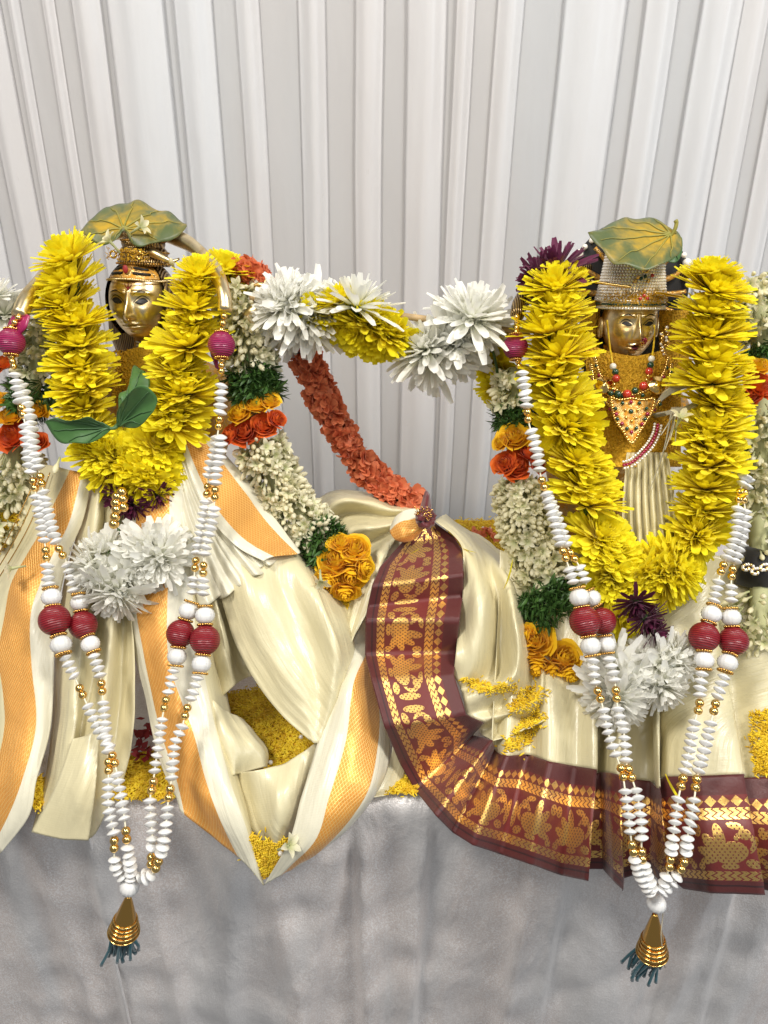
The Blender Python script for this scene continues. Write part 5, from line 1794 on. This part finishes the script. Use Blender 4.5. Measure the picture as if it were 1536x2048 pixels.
# garland round the left idol
MT['core'] = Mat('garland_core', (.42, .42, .22), .8).m
r5 = random.Random(55)
j1 = thing('jasmine_garland', 'thick jasmine garland with orange and yellow roses around the big-eyed idol', 'garland', PF(560, 1100, .04))
pl = around(pathf([(478, 590, .04), (490, 630, .03), (500, 690, .03), (505, 730, .03)]), .026, 330, r5)
pl += around(pathf([(515, 885, .035), (535, 930, .035), (560, 980, .04), (595, 1030, .04), (628, 1068, .04)]), .030, 620, r5)
pl += around(pathf([(95, 600, .04), (85, 660, .03), (80, 710, .03), (75, 745, .03)]), .026, 190, r5)
pl += around(pathf([(30, 900, .03), (20, 960, .035), (15, 1030, .04), (0, 1080, .04)]), .030, 330, r5)
strew(j1, 'jasmine_bud', pl, JM, JB, 'jasmine_petal', .0185, 300, 'jasmine_buds', r5)
for pts in ([(478, 590, .04), (490, 620, .03), (500, 690, .03), (512, 800, .03), (515, 885, .035), (535, 930, .035), (560, 980, .04), (595, 1030, .04), (640, 1080, .04), (680, 1120, .03)],
            [(95, 600, .04), (85, 660, .03), (80, 710, .03), (60, 790, .03), (35, 850, .03), (20, 960, .035), (0, 1080, .04)]):
    cord(j1, pathf(pts, 60), .010, 'core')
sprigs(j1, pathf([(498, 735, .03), (508, 765, .03), (512, 790, .03)]), .030, 260, .018, 1)
sprigs(j1, pathf([(85, 770, .025), (60, 795, .03), (40, 800, .03)]), .028, 200, .018, 2)
sprigs(j1, pathf([(632, 1062, .04), (650, 1085, .035), (650, 1120, .035)]), .028, 260, .016, 3)
for f in (('y', 478, 825, 27, 120, 50), ('y', 512, 806, 30, 90, 45), ('y', 540, 800, 24, 60, 50), ('o', 488, 862, 34, 100, 70), ('o', 528, 850, 28, 60, 60), ('o', 555, 838, 22, 30, 45), ('o', 458, 870, 24, 150, 50),
          ('o', 25, 870, 36, 110, 65), ('o', 70, 880, 26, 60, 50), ('y', 20, 830, 28, 100, 50), ('y', 70, 820, 26, 70, 50), ('o', -10, 730, 24, 90, 50), ('o', 8, 725, 24, 90, 40), ('y', -5, 800, 26, 100, 50),
          ('y', 670, 1120, 40, 110, 55), ('y', 712, 1095, 34, 70, 50), ('y', 700, 1150, 38, 280, 60), ('y', 655, 1165, 32, 220, 50), ('y', 730, 1135, 28, 0, 40), ('y', 690, 1185, 30, 270, 45), ('y', 682, 1085, 28, 90, 40)):
    rose(j1, *f, dy=.012)

j2 = thing('jasmine_garland', 'thick jasmine garland with roses hanging at both sides of the crowned idol', 'garland', PF(1080, 1250, .03))
pl = around(pathf([(1035, 735, .03), (1032, 770, .03), (1030, 805, .03)]), .022, 110, r5)
pl += around(pathf([(1040, 955, .03), (1045, 1000, .03), (1058, 1060, .03), (1075, 1110, .03), (1088, 1160, .03)]), (.028, .034), 720, r5)
pl += around(pathf([(1500, 560, .05), (1515, 600, .04), (1518, 640, .04), (1520, 680, .04)]), .026, 220, r5)
pl += around(pathf([(1520, 810, .03), (1520, 880, .03), (1515, 950, .03), (1520, 1000, .03)]), .024, 260, r5)
pl += around(pathf([(1525, 1020, .02), (1515, 1080, .02), (1520, 1110, .02)]), .026, 60, r5)
pl += around(pathf([(1520, 1180, .01), (1515, 1220, .01), (1525, 1290, .01)]), .030, 110, r5)
strew(j2, 'jasmine_bud', pl, JM, JB, 'jasmine_petal', .0185, 300, 'jasmine_buds', r5)
for pts in ([(1035, 735, .03), (1032, 800, .03), (1030, 900, .03), (1045, 1000, .03), (1075, 1110, .03), (1095, 1220, .03), (1100, 1300, .02)], [(1500, 560, .05), (1518, 640, .04), (1520, 760, .04), (1520, 880, .03), (1515, 1000, .03), (1518, 1100, .02), (1522, 1290, .012)]):
    cord(j2, pathf(pts, 60), .010, 'core')
sprigs(j2, pathf([(1035, 812, .03), (1030, 835, .03), (1028, 850, .03)]), .022, 150, .016, 4)
sprigs(j2, pathf([(1070, 1175, .02), (1090, 1205, .02), (1110, 1225, .02)]), .034, 380, .017, 5)
sprigs(j2, pathf([(1520, 690, .03), (1525, 700, .03), (1530, 712, .03)]), .020, 110, .014, 6)
for f in (('y', 1030, 872, 34, 100, 60), ('y', 1000, 885, 20, 160, 40), ('o', 1032, 930, 34, 60, 65), ('o', 1008, 925, 28, 140, 50), ('o', 1060, 905, 26, 60, 40), ('o', 1075, 925, 26, 30, 40),
          ('y', 1070, 1280, 42, 120, 55), ('y', 1130, 1315, 38, 60, 60), ('y', 1075, 1335, 34, 240, 50), ('y', 1140, 1350, 30, 290, 50), ('y', 1050, 1270, 26, 150, 40), ('y', 1105, 1340, 30, 270, 50),
          ('o', 1520, 770, 34, 90, 60), ('y', 1520, 730, 24, 90, 50), ('o', 1500, 790, 24, 150, 40)):
    rose(j2, *f, dy=.006)

# black and gold ornament inside the right-hand garland
bo = thing('stone_brooch', 'curled clear-stone brooch on black cloth between jasmine buds', 'brooch', PF(1515, 1145, -.004))
vv, ff = tube([PF(1480, 1130, .02), PF(1520, 1140, .016), PF(1580, 1150, .02)], .022, 12)
obj('black_cloth', bo, vv, ff, MT['black_hair'])
for k in range(3):
    cx_, cy_ = 1494 + k * 18, 1136 + 8 * (k % 2)
    for i in range(14):
        a = i * .45
        p = PF(cx_ + (3 + i * .8) * math.cos(a), cy_ + (2 + i * .5) * math.sin(a), -.010)
        link('clear_stone' if i % 3 else 'gold_grain', bm10['rhinestone' if i % 3 else 'gold'], bo, None, Matrix.Translation(p) @ Matrix.Scale(.0017, 4))

# orange floret garland from the stick down to the knot
o1 = thing('orange_garland', 'string of orange crossandra florets slanting from the stick down to the knot', 'garland', PF(800, 990, .08))
op = crv([P(598, 670, .285), P(618, 735, .30), P(650, 805, .31), P(690, 880, .31), P(740, 945, .31), P(795, 988, .30), P(836, 1012, .28)], 60)
pl = around(op, .018, 330, r5, .1)
strew(o1, 'floret', pl, FM, FB, 'orange_floret', .0145, 300, 'florets', r5)
cord(o1, op, .004)
o2 = thing('orange_garland', 'short cluster of orange florets behind the shoulder with the deer', 'garland', P(505, 545, .30))
strew(o2, 'floret', around(crv([P(478, 530, .30), P(510, 550, .30), P(535, 580, .30)], 20), .012, 60, r5, .1), FM, FB, 'orange_floret', .013, 60, 'florets', r5)
o3 = thing('orange_florets', 'few orange florets lying on the rice behind the sari', 'florets', PZ(945, 1070, .01))
for i in range(16):
    p = PZ(RNG.uniform(915, 1010), RNG.uniform(1060, 1082), .014)
    link('floret', RNG.choice(FM), o3, None, axis_matrix(p, (RNG.gauss(0, .4), RNG.gauss(-.3, .4), 1), .011, RNG.uniform(0, 6)))

# loose blooms
def loose(label, px, py, y, axis, size, k, absz=None):
    p = P(px, py, y)
    o = link('jasmine_flower', JM[k], None, None, axis_matrix(p, axis, size, RNG.uniform(0, 6)))
    return tag(o, label, 'flower')


loose('white jasmine flower lying on the dusted leaf over the coiled hair', 262, 466, .292, img_axis(20, 25), .024, 2)
loose('cream jasmine bud at the front of the coiled hair', 240, 506, .275, img_axis(130, 35), .026, 3)
loose('cream bud nestled beside the brass tube near the idol ear', 352, 545, .29, img_axis(100, 60), .020, 0)
loose('round cream bud hanging at the hip above the orange border', 120, 915, .165, img_axis(270, 40), .022, 1)
loose('white jasmine flower caught on the orange border by the bead strand', 52, 1132, .118, img_axis(190, 40), .024, 2)
loose('white flower lying on the crowned idol chest beside the grass ring', 1350, 860, .20, img_axis(80, 40), .026, 2)
loose('small white flower on the roses of the jasmine garland', 640, 1140, Yf(1140) + .0, img_axis(280, 40), .024, 3)
loose('green-stemmed white flower on the rice of the pointed corner', 556, 1700, Yf(1700) - .014, img_axis(35, 30), .026, 2)
B, tt = Bag(), []
petal_strip(B, tt, (0, 0, 0), (0, 0, 1), (1, 0, 0), 1, .20, .5, .4, (.35, .7, .95, 1.0, .82, .25), 5)
PT = mesh('fallen_petal', B.verts(), B.f, MT['yellow_petal'], attrs={'t': tt})
for (x, y, dy, an, L, lab) in ((1330, 1548, -.034, 285, .028, 'yellow petal hanging at the pleat of the maroon border'), (1008, 1178, .0, 65, .034, 'thin yellow petal on the sari beside the jasmine garland'), (925, 1096, .02, 330, .016, 'pale yellow petal at the top of the brocade border'),
                               (1380, 880, -.02, 200, .03, 'pale yellow petal caught between chest pleats and garland'), (820, 1108, -.012, 20, .012, 'pale petal resting on the brocade below the knot')):
    tag(link('fallen_petal', PT, None, None, axis_matrix(PF(x, y, dy), img_axis(an, 20), L, 1.0)), lab, 'petal')

# ------------------------------------------------------------------ bead garlands
dv_, df_ = lathe([(.0015, -.0034), (.0032, -.0031), (.0054, -.0019), (.0071, -.0008), (.0076, .0), (.0071, .0008), (.0054, .0019), (.0032, .0031), (.0015, .0034)], 18)
DM = mesh('disc_bead', dv_, df_, MT['white_bead'])
bv_, bf_ = ball(1, 16, 12)
GM = mesh('gold_bead', bv_, bf_, MT['gold'])


def ribbed():
    V = []
    nr_, ns_ = 18, 36
    for i in range(nr_ + 1):
        a = math.pi * i / nr_
        for k in range(ns_):
            t = 2 * math.pi * k / ns_
            r_ = math.sin(a) * (1 + .05 * math.cos(t * 14)) * (1 + .03 * math.cos(a * 18))
            V.append((max(.001, r_) * math.cos(t), max(.001, r_) * math.sin(t), -.92 * math.cos(a)))
    return V, gridfaces(nr_ + 1, ns_, True)


WB = mesh('white_ball', *ribbed(), MT['white_bead'])
RB = mesh('red_ball', *ball(1, 32, 24), MT['red_thread'])
GB = mesh('magenta_ball', *ball(1, 32, 24), MT['magenta_thread'])
B_ = Bag()
for k in range(18):
    B_.add(ball(.20, 6, 5)[0] + np.array((math.cos(k * math.pi / 9), math.sin(k * math.pi / 9), 0)), ball(.20, 6, 5)[1])
RG = mesh('gold_ring', B_.verts(), B_.f, MT['gold_cone'])


def strand(g, pts, golds, dy, sp=.0066):
    """disc beads threaded along pts, pairs of gold beads at golds"""
    path = crv([PF(x, y, dy + (q[0] if q else 0)) for x, y, *q in pts], 400)
    gp = [PF(x, y, dy - .001) for x, y in golds]
    cum = np.r_[0, np.cumsum(np.linalg.norm(np.diff(path, axis=0), axis=1))]
    s = .0
    gi = []
    for q in gp:
        i = int(np.argmin([(Vector(p) - q).length for p in path]))
        gi.append(cum[i])
        tgd = (Vector(path[min(i + 4, 399)]) - Vector(path[max(i - 4, 0)])).normalized()
        for e_ in (-1, 1):
            link('gold_bead', GM, g, None, Matrix.Translation(Vector(path[i]) + tgd * (.0037 * e_)) @ Matrix.Scale(.0041, 4))
    while s < cum[-1]:
        if all(abs(s - q) > .0105 for q in gi):
            i = min(int(np.searchsorted(cum, s)), 398)
            t = Vector(path[min(i + 3, 399)]) - Vector(path[max(i - 3, 0)])
            t = t.normalized() + Vector((RNG.gauss(0, .10), RNG.gauss(0, .10), RNG.gauss(0, .06)))
            link('disc_bead', DM, g, None, axis_matrix(Vector(path[i]), t, RNG.uniform(.90, 1.02) * np.interp(path[i][2], [-.1, .1, .3], [.80, .84, .98]), RNG.uniform(0, 6)))
        s += sp
    vv, ff = tube(path[::8], .0009, 5)
    obj('thread', g, vv, ff, MT['white_edge'])


def bigs(g, seq, dy):
    """white ball, red ball, white ball with gold rings between: seq = [(px,py,r,kind)]"""
    P_ = [PF(x, y, dy) for x, y, r, k in seq]
    for i, ((x, y, r, k), p) in enumerate(zip(seq, P_)):
        d = (P_[min(i + 1, len(P_) - 1)] - P_[max(i - 1, 0)]).normalized()
        R = r * mpp(p)
        link({'w': 'white_ball', 'r': 'red_ball', 'm': 'magenta_ball'}[k], {'w': WB, 'r': RB, 'm': GB}[k], g, None, axis_matrix(p, d, R))
        if k == 'w' or k == 'm':
            for e_ in (-1, 1):
                link('gold_ring', RG, g, None, axis_matrix(p + d * (R * .96 * e_), d, R * (.72 if k == 'w' else .45)))


def tassel(g, ballp, top, bot, rb, n, dy):
    p = PF(*ballp, dy)
    link('white_ball', WB, g, None, axis_matrix(p, Vector((.3, 0, 1)), 19 * mpp(p)))
    a, b = PF(*top, dy), PF(*bot, dy)
    ax = (a - b)
    L = ax.length
    prof = [(.0001, 0)]
    R = rb * mpp(b)
    for i in range(40):
        t = i / 39
        r_ = R * (1 - t) ** .9 * (.92 if t < .06 else 1) + .0022
        if t < .42:
            r_ += .0013 * max(0, math.sin(t / .42 * math.pi * 10))
        prof.append((r_, t * L))
    prof.append((.0001, L))
    vv, ff = lathe(prof, 32)
    obj('metal_cone', g, xf(vv, axis_matrix(b, ax)), ff, MT['gold_cone'])
    for k in range(5):
        t = .05 + k * .085
        c_ = b.lerp(a, t)
        rr_ = R * (1 - t) ** .9 + .0026
        w_ = ax.orthogonal().normalized()
        w2_ = ax.normalized().cross(w_)
        vv, ff = tube([c_ + (w_ * math.cos(q) + w2_ * math.sin(q)) * rr_ for q in np.linspace(0, 2 * math.pi, 41)], .0007, 8, False)
        obj('cone_ring', g, vv, ff, MT['gold'])
    for i in range(n):
        s = b + RT * RNG.uniform(-.8, .8) * R + Vector((0, RNG.uniform(-.8, .8) * R, .004))
        e_ = s + Vector((RNG.gauss(-.004, .004) + (s - b).x * .3, RNG.gauss(0, .003), -RNG.uniform(.024, .036)))
        m_ = (s + e_) / 2 + Vector((RNG.gauss(0, .0015), RNG.gauss(0, .0015), 0))
        vv, ff = tube(crv([s, m_, e_], 10), [.0015] * 9 + [.0019], 6)
        obj('wool_thread', g, vv, ff, MT['teal'])


b1 = thing('bead_garland', 'white disc bead garland with red thread balls and teal tassel on the big-eyed idol', 'bead garland', PF(255, 1780, -.01))
D = -.034
strand(b1, [(30, 750), (40, 800), (52, 860), (58, 920), (70, 980), (82, 1040), (92, 1105), (97, 1170)], [(47, 822), (68, 968), (91, 1108)], D)
strand(b1, [(44, 772, .006), (58, 830, .004), (68, 900), (82, 960), (96, 1030), (115, 1090), (135, 1130, .006), (150, 1190, .008)], [(82, 960), (119, 1106)], D)
bigs(b1, [(103, 1194, 19, 'w'), (109, 1240, 31, 'r'), (122, 1289, 20, 'w')], D - .004)
bigs(b1, [(160, 1205, 18, 'w'), (166, 1250, 28, 'r'), (181, 1288, 18, 'w')], D + .010)
strand(b1, [(131, 1316), (145, 1345), (160, 1378), (180, 1422), (198, 1460), (219, 1497), (232, 1537), (238, 1570), (244, 1607), (251, 1654), (256, 1702), (261, 1735), (262, 1758)], [(164, 1381), (224, 1520), (254, 1672)], D)
strand(b1, [(188, 1312), (200, 1350), (206, 1400), (211, 1450), (216, 1500), (217, 1556), (216, 1596), (220, 1632), (228, 1669), (229, 1720), (238, 1746), (252, 1762)], [(207, 1374), (216, 1532), (227, 1692)], D)
strand(b1, [(443, 772), (440, 828), (436, 864), (430, 900), (419, 941), (412, 1003), (401, 1064), (392, 1120), (385, 1192)], [(439, 845), (414, 981), (393, 1129)], D)
strand(b1, [(441, 875, -.004), (441, 904), (432, 945), (428, 1017), (419, 1064), (408, 1115), (406, 1198)], [(430, 988), (405, 1138)], D - .006)
bigs(b1, [(377, 1222, 19, 'w'), (361, 1267, 28, 'r'), (354, 1313, 19, 'w')], D)
bigs(b1, [(410, 1231, 19, 'w'), (410, 1280, 30, 'r'), (403, 1328, 19, 'w')], D - .006)
strand(b1, [(347, 1342), (340, 1372), (332, 1400), (324, 1440), (318, 1486), (312, 1523), (307, 1560), (300, 1600), (302, 1640), (305, 1680), (303, 1712), (300, 1740), (286, 1752), (270, 1762)], [(330, 1408), (304, 1571), (306, 1724)], D)
strand(b1, [(395, 1356), (386, 1386), (374, 1418), (364, 1454), (351, 1484), (346, 1519), (343, 1559), (336, 1606), (332, 1650), (326, 1690), (318, 1720), (305, 1748), (284, 1762)], [(372, 1424), (340, 1586), (312, 1732)], D - .006)
for side, pts in (('a', [(22, 640), (22, 655)]), ('b', [(452, 630), (449, 660)])):
    pass
mags = [(22, 684, 27), (443, 690, 27)]
for (x, y, r), tube_end, low in zip(mags, ((42, 628), (450, 622)), ((28, 735), (443, 745))):
    p = PF(x, y, -.030)
    link('magenta_ball', GB, b1, None, axis_matrix(p, UP, r * mpp(p)))
    for q in ((tube_end, (x, y - r)), ((x, y + r), low)):
        (xa, ya), (xb, yb) = q
        for t in (.25, .6, .95) if q[0] == tube_end else (.1, .5, .9):
            pp_ = PF(xa + (xb - xa) * t, ya + (yb - ya) * t, -.030)
            link('gold_bead', GM, b1, None, Matrix.Translation(pp_) @ Matrix.Scale(.0034, 4))
    link('gold_ring', RG, b1, None, axis_matrix(p + UP * r * mpp(p) * .95, UP, .0065))
    link('gold_ring', RG, b1, None, axis_matrix(p - UP * r * mpp(p) * .95, UP, .0065))
# magenta cloth ribbons tying the tube ends
for cols in ([[(35, 618, -.02), (20, 640, -.024), (8, 668, -.022)], [(60, 632, -.03), (52, 655, -.034), (38, 672, -.030)]], [[(432, 672, -.026), (420, 700, -.022), (430, 735, -.022)], [(440, 700, -.02), (436, 725, -.02), (442, 745, -.02)]]):
    MT['mag'] = MT['magenta_thread']
    loft('ribbon', b1, cols, ['mag'], nu=20, nv=8, wr=(.001, 60))
tassel(b1, (259, 1774), (257, 1792), (247, 1866), 26, 46, D)
# curved brass neck tube
tp = crv([P(38, 632, .222), P(60, 590, .245), P(110, 530, .29), P(180, 478, .33), P(260, 462, .35), P(330, 470, .335), P(385, 492, .30), P(428, 540, .26), P(448, 590, .232), P(450, 622, .224)], 90)
vv, ff = tube(tp, [.0078 + .0008 * math.sin(i * .35) for i in range(90)], 18)
obj('neck_tube', b1, vv, ff, MT['brass'])

b2 = thing('bead_garland', 'white disc bead garland with red thread balls and teal tassel on the crowned idol', 'bead garland', PF(1310, 1815, -.01))
strand(b2, [(1045, 746), (1052, 800), (1058, 847), (1069, 883), (1076, 919), (1082, 955), (1092, 985), (1105, 1028), (1114, 1064), (1124, 1097), (1136, 1130), (1148, 1168)], [(1054, 831), (1087, 967), (1127, 1110)], D)
strand(b2, [(1096, 995, .006), (1112, 1030, .004), (1126, 1070), (1140, 1104), (1157, 1130), (1174, 1172)], [(1145, 1112)], D + .004)
bigs(b2, [(1159, 1195, 20, 'w'), (1170, 1243, 31, 'r'), (1181, 1292, 20, 'w')], D - .008)
bigs(b2, [(1183, 1197, 18, 'w'), (1205, 1242, 27, 'r'), (1212, 1289, 18, 'w')], D + .004)
strand(b2, [(1186, 1322), (1189, 1360), (1199, 1392), (1207, 1420), (1216, 1465), (1230, 1505), (1244, 1544), (1250, 1580), (1256, 1620), (1261, 1670), (1266, 1700), (1276, 1738), (1290, 1768), (1302, 1786)], [(1199, 1389), (1245, 1545), (1266, 1698)], D - .012)
strand(b2, [(1219, 1318), (1229, 1360), (1233, 1392), (1236, 1420), (1248, 1468), (1252, 1523), (1260, 1546), (1270, 1576), (1278, 1610), (1283, 1655), (1283, 1700), (1287, 1730), (1297, 1760), (1308, 1784)], [(1233, 1389), (1260, 1546), (1281, 1712)], D - .012)
strand(b2, [(1490, 955), (1480, 985), (1476, 1020), (1474, 1060), (1462, 1100), (1445, 1135), (1436, 1165), (1428, 1202)], [(1468, 989), (1441, 1134)], D)
strand(b2, [(1496, 960), (1488, 992), (1490, 1030), (1482, 1080), (1470, 1120), (1463, 1157), (1462, 1208)], [(1484, 992), (1464, 1145)], D + .004)
bigs(b2, [(1423, 1228, 19, 'w'), (1408, 1274, 30, 'r'), (1408, 1320, 19, 'w')], D)
bigs(b2, [(1462, 1235, 19, 'w'), (1467, 1282, 29, 'r'), (1455, 1325, 19, 'w')], D + .002)
strand(b2, [(1404, 1348), (1400, 1380), (1398, 1412), (1389, 1445), (1382, 1480), (1373, 1530), (1364, 1565), (1358, 1590), (1352, 1630), (1346, 1675), (1341, 1715), (1337, 1740), (1328, 1768), (1318, 1786)], [(1398, 1413), (1366, 1564), (1339, 1728)], D - .012)
strand(b2, [(1448, 1354), (1434, 1396), (1428, 1420), (1420, 1452), (1411, 1490), (1399, 1535), (1392, 1568), (1389, 1595), (1383, 1635), (1375, 1675), (1370, 1715), (1360, 1742), (1345, 1765), (1324, 1784)], [(1430, 1414), (1393, 1566), (1364, 1732)], D - .012)
p = PF(1031, 694, -.004)
link('magenta_ball', GB, b2, None, axis_matrix(p, UP, 25 * mpp(p)))
for (x, y) in ((1034, 634), (1034, 645), (1034, 656), (1033, 664), (1036, 722), (1038, 732)):
    link('gold_bead', GM, b2, None, Matrix.Translation(PF(x, y, -.004)) @ Matrix.Scale(.0032, 4))
link('gold_ring', RG, b2, None, axis_matrix(p + UP * .0132, UP, .0065))
link('gold_ring', RG, b2, None, axis_matrix(p - UP * .0132, UP, .0060))
vv, ff = tube(crv([P(1034, 632, .25), P(1042, 600, .27), P(1080, 560, .31), P(1150, 540, .35), P(1250, 530, .37), P(1360, 545, .36), P(1440, 580, .33), P(1490, 640, .30)], 60), .0074, 16)
obj('neck_tube', b2, vv, ff, MT['brass_engraved'])
tassel(b2, (1313, 1807), (1310, 1828), (1304, 1908), 26, 46, D - .004)
vv, ff = tube(crv([PF(1318, 1790, D), PF(1326, 1820, D), PF(1322, 1870, D - .01), PF(1326, 1905, D - .012), PF(1330, 1935, D - .008)], 30), .0005, 5)
obj('loose_thread', b2, vv, ff, MT['dry_grass'])

# short gold chain below the left garland
gc = thing('gold_chain', 'short chain of round gold beads between the yellow and white blooms', 'chain', PF(232, 1030, -.03))
for (x, y) in ((244, 984), (234, 993), (232, 1006), (233, 1019), (230, 1034), (228, 1048), (246, 998), (247, 1014)):
    p = PF(x, y, -.034)
    link('gold_bead', GM, gc, None, Matrix.Translation(p) @ Matrix.Scale(.0052, 4))
